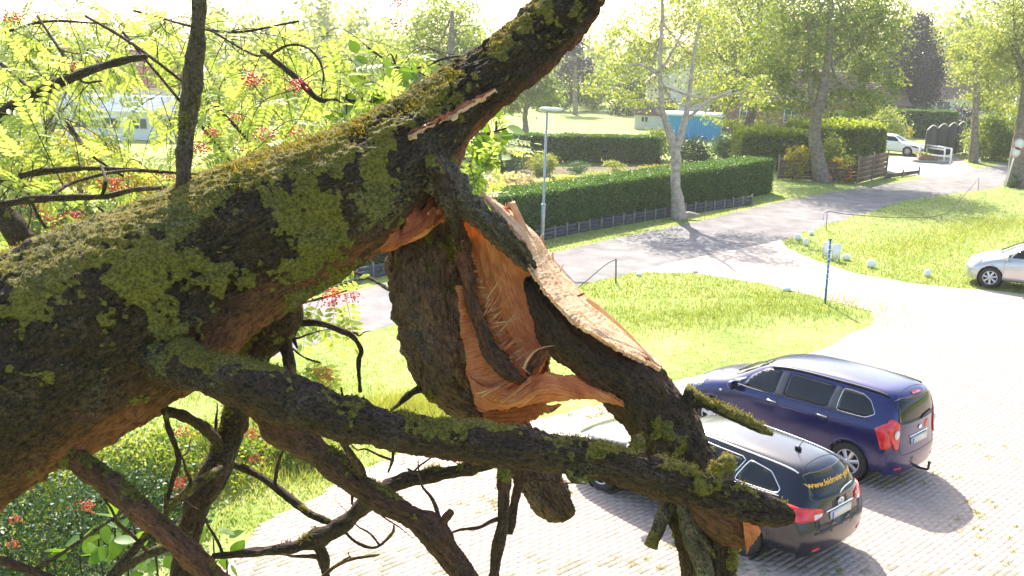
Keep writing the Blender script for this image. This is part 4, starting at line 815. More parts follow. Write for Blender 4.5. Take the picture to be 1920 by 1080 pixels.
class Car:
    def __init__(s, name, label, spec, loc, heading, paint, sc=(1, 1, 1), lod=2, group=None):
        s.root = empty(name, (loc[0], loc[1], .03), label, 'car', group, heading); s.spec = spec; s.sc = np.array(sc)
        st = np.array(spec['st'], float)*s.sc; n, m = st.shape[:2]
        Lf = st; Rt = st.copy(); Rt[:, :, 1] *= -1
        V = np.concatenate([Lf, Rt[:, 1:m-1][:, ::-1]], axis=1); mm = V.shape[1]
        F = gridF(n, mm)[:, ::-1]
        me = mkmesh('cage', V.reshape(-1, 3), [F, ], paint, True); ob = bpy.data.objects.new('cage', me); COL.objects.link(ob)
        md = ob.modifiers.new('s', 'SUBSURF'); md.levels = 3 if lod > 1 else 2; md.render_levels = md.levels
        bm = bmesh.new(); bm.from_mesh(me); bmesh.ops.recalc_face_normals(bm, faces=bm.faces)
        bm.to_mesh(me); bm.free()
        dg = bpy.context.evaluated_depsgraph_get(); ev = ob.evaluated_get(dg).to_mesh()
        V = np.zeros(len(ev.vertices)*3); ev.vertices.foreach_get('co', V); V = V.reshape(-1, 3); F = np.array([p.vertices[:] for p in ev.polygons])
        bpy.data.objects.remove(ob)
        s.bvh = BVHTree.FromPolygons([Vector(v) for v in V], F.tolist())
        keep = np.ones(len(F), bool); fc = V[F].mean(1); s.R = (spec['wr']+.055)
        for wx in spec['wheels']:
            keep &= ~((np.hypot(fc[:, 0]-wx*s.sc[0], fc[:, 2]-spec['wr']) < s.R) & (np.abs(fc[:, 1]) > .55))
        s.paint = paint
        s.body = s.add('body', V, F[keep], paint, s.root, True)
        for wx in spec['wheels']:
            for sd in (1, -1): s.wheel(wx*s.sc[0], sd)
    def add(s, name, V, F, mat, par=None, smooth=False):
        V = np.asarray(V, float).reshape(-1, 3)
        return link(bpy.data.objects.new(name, mkmesh(name, V, F, mat, smooth, {'rnd': np.zeros(len(V))})), par or s.root)
    def cast(s, view, a, b, off=0.0):
        if view == 'L': o, d = Vector((a, 3, b)), Vector((0, -1, 0))
        elif view == 'R': o, d = Vector((a, -3, b)), Vector((0, 1, 0))
        elif view == 'B': o, d = Vector((-3, a, b)), Vector((1, 0, 0))
        elif view == 'F': o, d = Vector((9, a, b)), Vector((-1, 0, 0))
        else: o, d = Vector((a, b, 4)), Vector((0, 0, -1))
        h, nr, i, ds = s.bvh.ray_cast(o, d)
        if h is None:
            h, nr, i, ds = s.bvh.find_nearest(o+d*3); 
        if nr.dot(d) > 0: nr = -nr
        return np.array(h+nr*off), np.array(nr)
    def patch(s, name, view, poly, mat, off=.005, rnd=2, par=None, step=.06, trim=None, trimr=.008):
        P_ = np.array(poly, float)
        for _ in range(rnd):
            nx = np.roll(P_, -1, 0); e = .09 if _ == 0 else .22
            P_ = np.stack([P_*(1-e)+nx*e, P_*e+nx*(1-e)], 1).reshape(-1, 2)
        B = []
        for i in range(len(P_)):
            a, b = P_[i], P_[(i+1) % len(P_)]; k = max(1, int(np.linalg.norm(b-a)/step)); B += [a+(b-a)*q/k for q in range(k)]
        B = np.array(B); lo, hi = B.min(0), B.max(0)
        gx, gy = np.meshgrid(np.arange(lo[0], hi[0], step), np.arange(lo[1], hi[1], step)); gi = np.stack([gx.ravel(), gy.ravel()], 1)
        gi = gi[inpoly(gi, B)]
        if len(gi): dd = np.min(np.linalg.norm(gi[:, None]-B[None], axis=2), axis=1); gi = gi[dd > step*.4]
        al = [Vector(p) for p in B]+[Vector(p) for p in gi]; nb = len(B)
        r = geometry.delaunay_2d_cdt(al, [(i, (i+1) % nb) for i in range(nb)], [], 1, 1e-6)
        W_ = [s.cast(view, p.x, p.y, off) for p in r[0]]; V = [w[0] for w in W_]; F = np.array([list(f) for f in r[2]])
        k = len(V); V2 = [w[0]-w[1]*(off+.012) for w in W_[:nb]]
        ed = np.array([[i, (i+1) % nb, k+(i+1) % nb, k+i] for i in range(nb)])
        o = s.add(name, V+V2, [F, ed], mat, par, False)
        o.data.polygons.foreach_set('use_smooth', np.concatenate([np.ones(len(F), bool), np.zeros(len(ed), bool)]))
        if trim:
            Cc = [w[0] for w in W_[:nb]]+[W_[0][0]]; V, F, _ = tube(np.array(Cc), trimr, 6, False); s.add('trim', V, F, trim, o if (par is None or par == s.root) else par, True)
        return o
    def line(s, name, view, pts, r, mat, off=0, step=.05, par=None):
        c = catmull(np.array([(p[0], p[1], 0) for p in pts]), ds=step) if len(pts) > 2 else np.array([[pts[0][0]+(pts[1][0]-pts[0][0])*f, pts[0][1]+(pts[1][1]-pts[0][1])*f, 0] for f in np.linspace(0, 1, 20)])
        C = [s.cast(view, p[0], p[1], off)[0] for p in c]; V, F, _ = tube(np.array(C), r, 6); return s.add(name, V, F, mat, par, True)
    def wheel(s, wx, sd):
        r = s.spec['wr']; y = s.spec['trk']*sd*s.sc[1]; w = .10; th = np.linspace(0, 2*np.pi, 37)
        prof = [(.60, -w), (.92, -w), (1.0, -w*.7), (1.0, w*.7), (.93, w*.98), (.68, w), (.655, w*.8)]
        n = 36; V = np.array([[wx+math.cos(a)*r*p, y+sd*q_, r+math.sin(a)*r*p] for a in th[:-1] for p, q_ in prof]).reshape(-1, 3)
        m = len(prof); F = np.array([[i*m+j, ((i+1) % n)*m+j, ((i+1) % n)*m+j+1, i*m+j+1] for i in range(n) for j in range(m-1)])
        wo = s.add('wheel', V, F, M['rubber'], None, True)
        # rim: back disc, outer ring, spokes, hub
        mb = MB(); rr = r*.66
        V, F, _ = tube([(wx, y+sd*.02, r), (wx, y+sd*.05, r)], [rr, rr], 28); s.add('brake_void', V, F, M['dark'], wo)
        ring = [np.array([wx+math.cos(a)*rr*.97, y+sd*(w*.8), r+math.sin(a)*rr*.97]) for a in th]; V, F, _ = tube(ring, .014, 6, False); mb.add(V, F)
        for k in range(s.spec.get('spokes', 7)):
            a = 2*math.pi*k/s.spec.get('spokes', 7)+.2; ca, sa = math.cos(a), math.sin(a); pa, pb = -sa, ca
            def q(rd, wd, yy): return [(wx+ca*rd+pa*wd, y+sd*yy, r+sa*rd+pb*wd), (wx+ca*rd-pa*wd, y+sd*yy, r+sa*rd-pb*wd)]
            v = q(.045, .028, .092)+q(rr*.97, .036, .082)+q(.045, .028, .062)+q(rr*.97, .036, .055); mb.add(v, [[0, 1, 3, 2], [4, 6, 7, 5], [0, 2, 6, 4], [1, 5, 7, 3]])
        V, F, _ = tube([(wx, y+sd*.06, r), (wx, y+sd*.1, r)], [.06, .05], 16); mb.add(V, F)
        s.add('rim', np.concatenate(mb.V), [np.concatenate(mb.Qd)], M['alloy'], wo)
        # wheel housing and arch lip
        hw = s.R; V, F, _ = tube([(wx, sd*.5, r), (wx, sd*(.52), r)], [hw, hw], 28); s.add('wheel_housing', V, F, M['dark'])
        yy = s.cast('L' if sd > 0 else 'R', wx, r+hw+.02)[0][1]
        V, F, _ = tube([(wx, sd*.5, r), (wx, yy-sd*.01, r)], [hw, hw], 36, False); s.add('housing_liner', V, F, M['dark'])
        a0 = math.asin(max(-1, (.20-r)/hw)); A = np.linspace(a0, math.pi-a0, 30); C = []
        for a in A:
            C.append(s.cast('L' if sd > 0 else 'R', wx+math.cos(a)*(hw+.012), r+math.sin(a)*(hw+.012), -.004)[0])
        V, F, _ = tube(np.array(C), .021, 8); s.add('arch_lip', V, F, s.paint, None, True)
    def mirror(s, x, z, y, mat):
        for sd in (1, -1):
            bm = bmesh.new(); bmesh.ops.create_icosphere(bm, subdivisions=3, radius=1); V = np.array([v.co[:] for v in bm.verts]); F = np.array([[v.index for v in f.verts] for f in bm.faces]); bm.free()
            V = np.sign(V)*np.abs(V)**.7*np.array([.09, .115, .085]); V[:, 0] = np.where(V[:, 0] < 0, V[:, 0]*.35, V[:, 0]); V += np.array([x, sd*(y+.10), z])
            mo = s.add('mirror', V, F, mat, None, True)
            s.add('mirror_glass', [(x-.038, sd*(y+.01), z-.06), (x-.038, sd*(y+.19), z-.06), (x-.038, sd*(y+.19), z+.06), (x-.038, sd*(y+.01), z+.06)], np.array([[0, 1, 2, 3]]), M['carglass'], mo)
            V, F, _ = tube([(x+.02, sd*(y-.06), z-.07), (x+.02, sd*(y+.05), z-.04)], [.03, .03], 8); s.add('mirror_arm', V, F, M['plastic'], mo)
    def handle(s, x, z, mat):
        for v in ('L', 'R'):
            p, n = s.cast(v, x, z, .0); s.patch('handle_cup', v, [(x-.10, z-.035), (x+.10, z-.035), (x+.10, z+.03), (x-.10, z+.03)], M['plastic'], .002)
            q = [s.cast(v, x+f*.10, z+.012, .008+.028*(1-f*f))[0] for f in np.linspace(-1, 1, 7)]
            V, F, _ = tube(np.array(q), .014, 8); s.add('handle', V, F, mat, None, True)
    def plate(s, z, y0, w=.52, h=.11, off=.02):
        c, n = s.cast('B', y0, z, off); x = c[0]
        s_ = s.add('number_plate', [(x-.004, y0-w/2, z-h/2), (x-.004, y0+w/2, z-h/2), (x+.0, y0+w/2, z+h/2), (x+.0, y0-w/2, z+h/2), (x+.03, y0-w/2, z-h/2), (x+.03, y0+w/2, z-h/2), (x+.03, y0+w/2, z+h/2), (x+.03, y0-w/2, z+h/2)],
                   np.array([[0, 3, 2, 1], [0, 1, 5, 4], [1, 2, 6, 5], [2, 3, 7, 6], [3, 0, 4, 7]]), M['platew'])
        s.add('plate_band', [(x-.007, y0+w/2-.045, z-h/2+.004), (x-.007, y0+w/2-.004, z-h/2+.004), (x-.003, y0+w/2-.004, z+h/2-.004), (x-.003, y0+w/2-.045, z+h/2-.004)], np.array([[0, 3, 2, 1]]), M['plateblue'], s_)
    def blob(s, name, c, r, mat, par=None, p=.8):
        bm = bmesh.new(); bmesh.ops.create_icosphere(bm, subdivisions=2, radius=1); V = np.array([v.co[:] for v in bm.verts]); F = np.array([[v.index for v in f.verts] for f in bm.faces]); bm.free()
        return s.add(name, np.sign(V)*np.abs(V)**p*np.array(r)+np.array(c), F, mat, par, True)

def text_on(car, txt, size, y0, z0, par, mat, off=.012):
    cu = bpy.data.curves.new('t', 'FONT'); cu.body = txt; cu.size = size; cu.offset = .003; cu.resolution_u = 3; ob = bpy.data.objects.new('t', cu); COL.objects.link(ob)
    dg = bpy.context.evaluated_depsgraph_get(); me = ob.evaluated_get(dg).to_mesh(); bm = bmesh.new(); bm.from_mesh(me)
    bmesh.ops.triangulate(bm, faces=bm.faces); V = np.array([v.co[:] for v in bm.verts]); F = np.array([[v.index for v in f.verts] for f in bm.faces]); bm.free(); bpy.data.objects.remove(ob)
    V[:, 0] *= 1.04/V[:, 0].max(); V2 = [car.cast('B', y0-v[0], z0+v[1]*.8, off)[0] for v in V]
    return car.add('lettering', V2, F, mat, par)

# --- blue people carrier
HV = math.radians(133.2)
c = Car('parked_people_carrier', 'dark blue people carrier with black roof rails and tow bar parked on the brick paving', VAN, (6.93, 15.78), HV, M['navy'])
for v in 'LR':
    c.patch('side_window', v, [(3.02, 1.06), (2.36, 1.09), (2.33, 1.47), (2.66, 1.44), (2.92, 1.26)], M['carglass'], .003, 1)
    c.patch('side_window', v, [(2.18, 1.095), (1.32, 1.13), (1.27, 1.50), (2.14, 1.49)], M['carglass'], .003, 1)
    c.patch('side_window', v, [(1.15, 1.135), (.62, 1.15), (.47, 1.24), (.60, 1.42), (.76, 1.49), (1.12, 1.50)], M['carglass'], .003, 2, trim=M['chrome'], trimr=.006)
    c.patch('pillar_trim', v, [(2.345, 1.09), (2.20, 1.095), (2.155, 1.49), (2.31, 1.48)], M['greyplastic'], .006, 0)
    c.patch('pillar_trim', v, [(1.31, 1.13), (1.16, 1.135), (1.125, 1.50), (1.25, 1.50)], M['greyplastic'], .006, 0)
    c.patch('corner_window', v, [(3.30, 1.08), (3.07, 1.08), (3.0, 1.20)], M['plastic'], .004, 1)
    c.line('window_sill_strip', v, [(3.30, 1.045), (2.4, 1.06), (1.3, 1.10), (.55, 1.13)], .010, M['plastic'], .002)
    c.line('door_seam', v, [(2.27, 1.06), (2.27, .7), (2.27, .3)], .005, M['dark'], -.002)
    c.line('door_seam', v, [(1.24, 1.1), (1.22, .8), (1.12, .55), (1.14, .3)], .005, M['dark'], -.002)
    c.line('door_seam', v, [(3.2, 1.0), (3.22, .7), (3.2, .3)], .005, M['dark'], -.002)
    c.line('crease', v, [(3.1, .93), (2.2, .96), (1.0, .99), (.45, 1.0)], .008, M['navy'], -.003)
    c.line('sill_seam', v, [(3.15, .33), (2.0, .30), (1.15, .33)], .02, M['plastic'], -.006)
    c.line('bumper_seam', v, [(.48, .60), (.3, .66), (.2, .70)], .004, M['dark'], -.001)
    c.line('roof_rail', 'T', [(2.55, .565 if v == 'L' else -.565), (1.4, .575 if v == 'L' else -.575), (.35, .555 if v == 'L' else -.555)], .020, M['plastic'], .022)
    sg = 1 if v == 'L' else -1
    tl = c.patch('tail_light', 'B', [(sg*.60, 1.14), (sg*.68, 1.22), (sg*.725, 1.19), (sg*.79, 1.02), (sg*.775, .92), (sg*.70, .70), (sg*.635, .74), (sg*.60, .92)], M['redlens'], .022, 1, step=.03)
    c.patch('tail_light', v, [(.14, 1.22), (.42, 1.03), (.36, .95), (.26, .72), (.14, .74)], M['redlens'], .016, 1, step=.04)
    cc, _ = c.cast('B', sg*.66, .96, .02); c.blob('reversing_lamp', cc, (.03, .068, .085), M['clearlens'], tl, 1.0)
    c.patch('rear_reflector', 'B', [(sg*.52, .36), (sg*.68, .36), (sg*.68, .40), (sg*.52, .40)], M['redlens'], .006, 0)
    c.patch('headlight', v, [(4.28, .72), (3.95, .80), (3.86, .94), (4.05, .93), (4.25, .84)], M['clearlens'], .006, 1)
    cc, _ = c.cast(v, 3.45, .86, .01); c.blob('side_indicator', cc, (.03, .012, .02), M['clearlens'])
for x, z in ((1.36, .97), (2.36, .945)): c.handle(x, z, M['chrome'])
c.patch('rear_window', 'B', [(-.60, 1.12), (.60, 1.12), (.56, 1.52), (-.56, 1.52)], M['carglass'], .004, 1, trim=M['plastic'], trimr=.01)
c.patch('windscreen', 'T', [(3.34, -.60), (3.42, 0), (3.34, .60), (2.66, .48), (2.70, 0), (2.66, -.48)], M['carglass'], .004, 1)
c.patch('brake_lamp', 'B', [(-.13, 1.545), (.13, 1.545), (.13, 1.575), (-.13, 1.575)], M['redlens'], .016, 0, step=.03)
c.line('tailgate_seam', 'T', [(.16, .56), (.26, .42), (.29, 0), (.26, -.42), (.16, -.56)], .005, M['dark'], 0)
c.line('tailgate_seam', 'B', [(.60, 1.05), (.585, .8), (.56, .62), (.3, .60), (-.3, .60), (-.56, .62), (-.585, .8), (-.6, 1.05)], .005, M['dark'], -.001)
c.line('tailgate_strip', 'B', [(.33, .875), (0, .885), (-.33, .875)], .013, M['chrome'], .008)
c.plate(.79, 0)
c.line('rear_wiper', 'B', [(0, 1.13), (-.12, 1.17), (-.42, 1.19)], .012, M['plastic'], .02)
cc, _ = c.cast('B', 0, .985, .01); c.blob('badge', cc, (.015, .055, .035), M['chrome'])
c.patch('sticker', 'B', [(-.20, .94), (-.32, .94), (-.32, 1.05), (-.20, 1.05)], M['flower'], .006, 0)
c.mirror(3.13, 1.06, .83, M['navy'])
V, F, _ = tube(catmull([(.10, -.05, .26), (-.08, -.05, .25), (-.17, -.05, .27), (-.185, -.05, .36)], ds=.02), .022, 8); tbo = c.add('tow_bar', V, F, M['plastic'], None, True); c.blob('tow_ball', (-.185, -.05, .39), (.03, .03, .03), M['plastic'], tbo, 1)
for y0 in (.25, -.25): c.line('wiper', 'T', [(3.36, y0+.15), (3.30, y0-.1), (3.26, y0-.35)], .009, M['plastic'], .015)

# --- dark blue estate
HT = math.radians(133.0)
c = Car('parked_estate_car', 'dark navy estate car with orange web address across its rear window', dict(WAGON, spokes=5), (4.72, 12.9), HT, M['blacknavy'])
for v in 'LR':
    c.patch('side_window', v, [(3.02, .985), (2.24, 1.01), (2.20, 1.34), (2.48, 1.30), (2.8, 1.14)], M['carglass'], .003, 1, trim=M['chrome'])
    c.patch('side_window', v, [(2.14, 1.01), (1.36, 1.035), (1.22, 1.33), (2.10, 1.345)], M['carglass'], .003, 1, trim=M['chrome'])
    c.patch('side_window', v, [(1.30, 1.04), (.60, 1.06), (.58, 1.12), (.80, 1.28), (1.17, 1.325)], M['carglass'], .003, 2, trim=M['chrome'], trimr=.009)
    c.line('belt_strip', v, [(3.05, .965), (2.2, .985), (1.3, 1.015), (.56, 1.045)], .011, M['chrome'], .003)
    c.line('door_seam', v, [(2.19, .98), (2.19, .7), (2.19, .3)], .005, M['dark'], -.002)
    c.line('door_seam', v, [(1.33, 1.0), (1.36, .75), (1.44, .5), (1.44, .3)], .005, M['dark'], -.002)
    c.line('crease', v, [(3.2, .80), (2.2, .82), (1.0, .86), (.4, .88)], .008, M['blacknavy'], -.003)
    sg = 1 if v == 'L' else -1
    c.line('roof_rail', 'T', [(2.3, sg*.50), (1.4, sg*.52), (.45, sg*.49)], .014, M['chrome'], .015)
    tl = c.patch('tail_light', v, [(.10, .79), (.10, .95), (.35, .99), (.62, .97), (.60, .90), (.36, .80)], M['redlens'], .012, 1, step=.04)
    tb_ = c.patch('tail_light', 'B', [(sg*.80, .80), (sg*.80, .95), (sg*.62, .95), (sg*.43, .93), (sg*.43, .84), (sg*.55, .79)], M['redlens'], .016, 1, step=.03)
    c.patch('reversing_lamp', 'B', [(sg*.60, .80), (sg*.46, .83), (sg*.44, .87), (sg*.60, .875)], M['clearlens'], .020, 1, tb_, step=.03)
    c.patch('rear_reflector', 'B', [(sg*.50, .36), (sg*.64, .36), (sg*.64, .40), (sg*.50, .40)], M['redlens'], .006, 0)
    c.patch('headlight', v, [(4.55, .58), (4.10, .66), (3.92, .78), (4.2, .77), (4.5, .70)], M['clearlens'], .006, 1)
    cc, _ = c.cast(v, 3.35, .72, .01); c.blob('side_indicator', cc, (.035, .012, .02), M['clearlens'])
for x, z in ((1.50, .88), (2.34, .86)): c.handle(x, z, M['chrome'])
rw = c.patch('rear_window', 'B', [(-.60, 1.03), (.60, 1.03), (.47, 1.345), (-.47, 1.345)], M['carglass'], .004, 1, trim=M['plastic'])
text_on(c, 'www.feldmeier-gerue', .118, .54, 1.19, rw, M['orange'])
c.patch('windscreen', 'T', [(3.36, -.62), (3.46, 0), (3.36, .62), (2.56, .48), (2.60, 0), (2.56, -.48)], M['carglass'], .004, 1)
c.line('spoiler_seam', 'T', [(.34, .50), (.44, .38), (.47, 0), (.44, -.38), (.34, -.50)], .005, M['dark'], 0)
c.line('tailgate_seam', 'B', [(.62, 1.0), (.60, .8), (.56, .66), (.3, .64), (-.3, .64), (-.56, .66), (-.6, .8), (-.62, 1.0)], .005, M['dark'], -.001)
c.line('tailgate_strip', 'B', [(.36, .865), (0, .875), (-.36, .865)], .014, M['chrome'], .010)
c.plate(.79, 0)
c.line('rear_wiper', 'B', [(0, 1.04), (-.15, 1.08), (-.40, 1.09)], .011, M['chrome'], .02)
c.line('bumper_step', 'B', [(.62, .615), (.3, .625), (-.3, .625), (-.62, .615)], .016, M['plastic'], -.002)
c.patch('bumper_top', 'T', [(.055, -.6), (-.01, 0), (.055, .6), (.02, .55), (-.03, 0), (.02, -.55)], M['plastic'], .004, 0)
cc, _ = c.cast('B', 0, .93, .012)
for ry, rz, oz in ((.075, .052, 0), (.03, .05, 0), (.055, .018, .022)):
    th = np.linspace(0, 2*np.pi, 33); V, F, _ = tube(np.stack([th*0+cc[0]-.004, ry*np.cos(th), cc[2]+oz+rz*np.sin(th)], 1), .007, 6, False); c.add('emblem_ring', V, F, M['chrome'], None, True)
c.mirror(3.05, .97, .84, M['chrome'])
z0 = c.cast('T', .78, 0)[0][2]; an = c.blob('antenna', (.78, 0, z0+.02), (.06, .018, .035), M['blacknavy']); V, F, _ = tube([(.78, 0, z0+.03), (.66, 0, z0+.26)], [.007, .004], 6); c.add('rod', V, F, M['plastic'], an)
for y0 in (.25, -.25): c.line('wiper', 'T', [(3.42, y0+.15), (3.36, y0-.1), (3.30, y0-.35)], .009, M['plastic'], .015)

# --- silver car at right edge (front and left wheel visible)
gw = G(1853, 541); a = math.radians(152); fx = 3.61*.93
def place_by_wheel(gw, a, fx, y): return (gw[0]-fx*math.cos(a)+y*math.sin(a), gw[1]-fx*math.sin(a)-y*math.cos(a))
c = Car('parked_silver_car', 'pale silver car cut off by the right edge beside the far lawn', VAN, place_by_wheel(gw, a, fx, .86), a, M['silver'], (.93, 1, .93), 1)
for v in 'LR':
    c.patch('side_window', v, [(2.82, 1.0), (2.20, 1.02), (2.18, 1.35), (2.5, 1.32), (2.72, 1.18)], M['carglass'], .003, 1)
    c.patch('side_window', v, [(2.05, 1.02), (1.2, 1.05), (1.15, 1.38), (2.0, 1.37)], M['carglass'], .003, 1)
    c.patch('corner_window', v, [(3.12, 1.0), (2.88, 1.0), (2.8, 1.12)], M['carglass'], .004, 1)
    c.patch('headlight', v, [(4.0, .68), (3.7, .75), (3.58, .88), (3.8, .88), (4.0, .8)], M['clearlens'], .006, 1)
    c.line('door_seam', v, [(2.98, .95), (3.0, .7), (2.98, .3)], .005, M['dark'], -.002)
    c.line('door_seam', v, [(2.1, .98), (2.1, .7), (2.1, .3)], .005, M['dark'], -.002)
c.handle(2.2, .88, M['silver'])
c.patch('windscreen', 'T', [(3.12, -.60), (3.2, 0), (3.12, .60), (2.48, .48), (2.52, 0), (2.48, -.48)], M['carglass'], .004, 1)
c.mirror(2.92, 1.0, .83, M['silver'])
# --- white car in the driveway
c = Car('distant_white_car', 'small white car parked in the far driveway beside the tall hedge', WAGON, tuple(np.array(G(1622, 284))[:2]), math.radians(-38), M['carwhite'], (.9, 1, 1), 1)
for v in 'LR':
    c.patch('side_window', v, [(2.7, .985), (1.3, 1.01), (1.2, 1.33), (2.25, 1.32), (2.5, 1.16)], M['carglass'], .003, 1)
    c.patch('headlight', v, [(4.1, .58), (3.7, .66), (3.5, .78), (3.8, .77), (4.05, .70)], M['carglass'], .006, 1)
c.patch('windscreen', 'T', [(3.02, -.62), (3.1, 0), (3.02, .62), (2.3, .48), (2.34, 0), (2.3, -.48)], M['carglass'], .004, 1)
c.patch('grille', 'F', [(-.4, .35), (.4, .35), (.4, .5), (-.4, .5)], M['plastic'], .005, 0)
c.mirror(2.75, .97, .84, M['carwhite'])

# ------------------------------------------------------------------ the broken tree in the foreground
BT = empty('broken_tree', G(60, 1500), 'huge mossy broken tree trunk crossing the picture with torn orange wood and hanging limbs', 'tree')
BTM = np.array(wm(BT).inverted())
TUFT = {'moss': [], 'lichen': []}
def bark(name, pts, mat='bark2', ds=.008, m=28, seed=0, disp=.06, moss=.0, mossup=.5, tuft=0, lump=.08, fiss=1.0, red=0.0, parent=None, redlow=0.0, lab=None, end=True, lich=1.0):
    C4 = np.array([np.append(P(u, v, d), r*d/FPX) for u, v, d, r in pts]); c = catmull(C4, ds=ds); C = c[:, :3]; R_ = np.maximum(c[:, 3], .0006); n = len(C)
    L = np.concatenate([[0], np.cumsum(np.linalg.norm(np.diff(C, axis=0), axis=1))]); rm = R_.mean()
    wob = np.stack([noise(np.stack([L/(rm*7)+seed, L*0+k*7.7, L*0], 1)) for k in range(3)], 1)*rm*(.0 if parent is not None else .14); wob *= smst(L, 0, rm*3)[:, None]; C = C+wob
    if rm < .04: R_ = R_*(1+.16*noise(np.stack([L/(rm*2.2)+seed*3.1, L*0, L*0], 1))+.22*smst(noise(np.stack([L/(rm*5)+seed*1.7, L*0+4, L*0], 1)), .45, .75))
    V, F, D = tube(C, R_, m, False); V = V.reshape(n, m, 3); D = D.reshape(n, m, 3)
    th = np.linspace(0, 2*np.pi, m, endpoint=False)[None, :]; Lg = L[:, None]+0*th; gx = np.cos(th)*rm+0*Lg; gy = np.sin(th)*rm+0*Lg
    k = 1/max(rm, .012)
    big = fbm(np.stack([Lg*k*.55+seed, gx*k*1.0, gy*k*1.0], -1), 3)
    fi = 1-np.abs(fbm(np.stack([Lg*38+seed*3, gx*150, gy*150], -1)*(.6 if rm > .04 else 1.2), 3))*2.2
    fl = fbm(np.stack([Lg*70+seed*5, gx*140, gy*140], -1)*(.8 if rm > .04 else 1.5), 3)
    plate = np.floor(fbm(np.stack([Lg*30+9, gx*60, gy*60], -1), 2)*4)/4
    h = big*lump*rm*2+(np.clip(fi, -1, 1)*-.6*fiss+fl*.8+plate*1.1)*disp*.11*min(1, rm/.035)
    up = D[..., 2]; W_ = C[:, None]+0*D
    mn = fbm(V*np.array([7, 7, 7.])+seed, 4)*1.0+fbm(V*26+seed, 4)*.75+fbm(V*95+seed, 3)*.5
    mk_ = smst(mn+up*mossup+moss, -.02, .28)
    h = h*(1-.4*mk_)+mk_*(.0035+.0035*fbm(V*160, 3))*min(1, rm/.05)*lich
    V = V+D*h[..., None]
    low = smst(-up, .1, .8)*redlow+red
    if name == 'trunk':
        q_ = Q(V.reshape(-1, 3)); bare = inpoly(q_+np.stack([noise(V.reshape(-1, 3)*40)*7, noise(V.reshape(-1, 3)*40+9)*7, 0*q_[:, 0]], 1), [(690, 482), (735, 436), (775, 400), (815, 362), (850, 345), (890, 400), (800, 470), (740, 490)]).reshape(n, m)
        mk_ = mk_*(1-bare); low = np.where(bare, 2.0, low)
    if name != 'trunk': pass
    low = low+0.0; low = low*(.5+.8*smst(fbm(np.stack([Lg*9, gx*26, gy*26], -1)+seed, 3), -.2, .5))
    Vf = V.reshape(-1, 3); mkf = mk_.ravel(); gr = np.stack([Lg, gx*3, gy*3], -1).reshape(-1, 3); lo = np.clip(low.ravel(), 0, 1)*(1-mkf)
    if end:
        Vf = np.vstack([Vf, C[:1], C[-1:]+(C[-1:]-C[-2:-1])*.5]); mkf = np.append(mkf, [0, 0]); gr = np.vstack([gr, gr[:1], gr[-1:]]); lo = np.append(lo, [0, 0]); a = n*m; b = a+1; j = np.arange(m)
        T_ = np.vstack([np.stack([j*0+a, (j+1) % m, j], 1), np.stack([j*0+b, (n-1)*m+j, (n-1)*m+(j+1) % m], 1)]); F = [F, T_]
    o = mk(name, Vf, F, M[mat], parent or BT, True, {'moss': mkf, 'grain': gr, 'red': lo})
    if lab: o['label'] = lab
    if tuft:
        w = mk_.ravel()*(.25+np.clip(D[..., 2].ravel()+.3, 0, 1)); w = w+1e-9; w = w/w.sum(); idx = rng.choice(n*m, tuft if mk_.mean() > .02 else 2, p=w); (TUFT['moss'] if tuft < 20000 else TUFT['moss']).append((V.reshape(-1, 3)[idx], D.reshape(-1, 3)[idx]))
    return o, C, R_
def tufts(length, width, mat, name, sets):
    p = np.vstack([s[0] for s in sets]); d = np.vstack([s[1] for s in sets]); n = len(p)
    p = p+rng.normal(size=(n, 3))*.002; dr = d+rng.normal(size=(n, 3))*.55; dr /= np.linalg.norm(dr, axis=1)[:, None]; sd = np.cross(dr, rand_unit(n)); sd /= np.linalg.norm(sd, axis=1)[:, None]
    ln = length*rng.uniform(.4, 1.4, n)*(.6+.8*smst(fbm(p*18, 2), -.3, .5)); V = np.stack([p-sd*width/2-d*.001, p+sd*width/2-d*.001, p+dr*ln[:, None]], 1).reshape(-1, 3)
    o = mk(name, V, np.arange(3*n).reshape(-1, 3), M[mat], BT, False, {'rnd': np.repeat(np.clip(rng.random(n)*.5+.5*(fbm(p*25, 2)*.5+.5), 0, .99), 3)}); o['kind'] = 'stuff'; return o

# main trunk and limb
TR = [(-260, 870, 1.55, 235), (-35, 722, 1.62, 212), (120, 645, 1.66, 196), (280, 560, 1.70, 176), (432, 468, 1.74, 152), (580, 400, 1.78, 135), (690, 345, 1.80, 118), (768, 283, 1.83, 96), (835, 212, 1.88, 68), (900, 160, 1.92, 62), (975, 95, 1.96, 58), (1045, 25, 2.0, 58), (1095, -45, 2.04, 54), (1130, -130, 2.08, 50)]
trunk, TC, TRr = bark('trunk', TR, 'bark', .0026, 300, 3, 1.0*.06, -.10, .42, 26000, .11, 1.0, 0, None, .9)
bark('branch', [(352, 372, 1.70, 22), (342, 340, 1.70, 17), (348, 250, 1.70, 17), (360, 170, 1.68, 17), (368, 90, 1.66, 15), (372, 20, 1.64, 14), (374, -60, 1.62, 13)], 'barkgrey', .004, 40, 5, .04, -.35, .2, 600, lab='upright shoot growing from top of the mossy trunk')
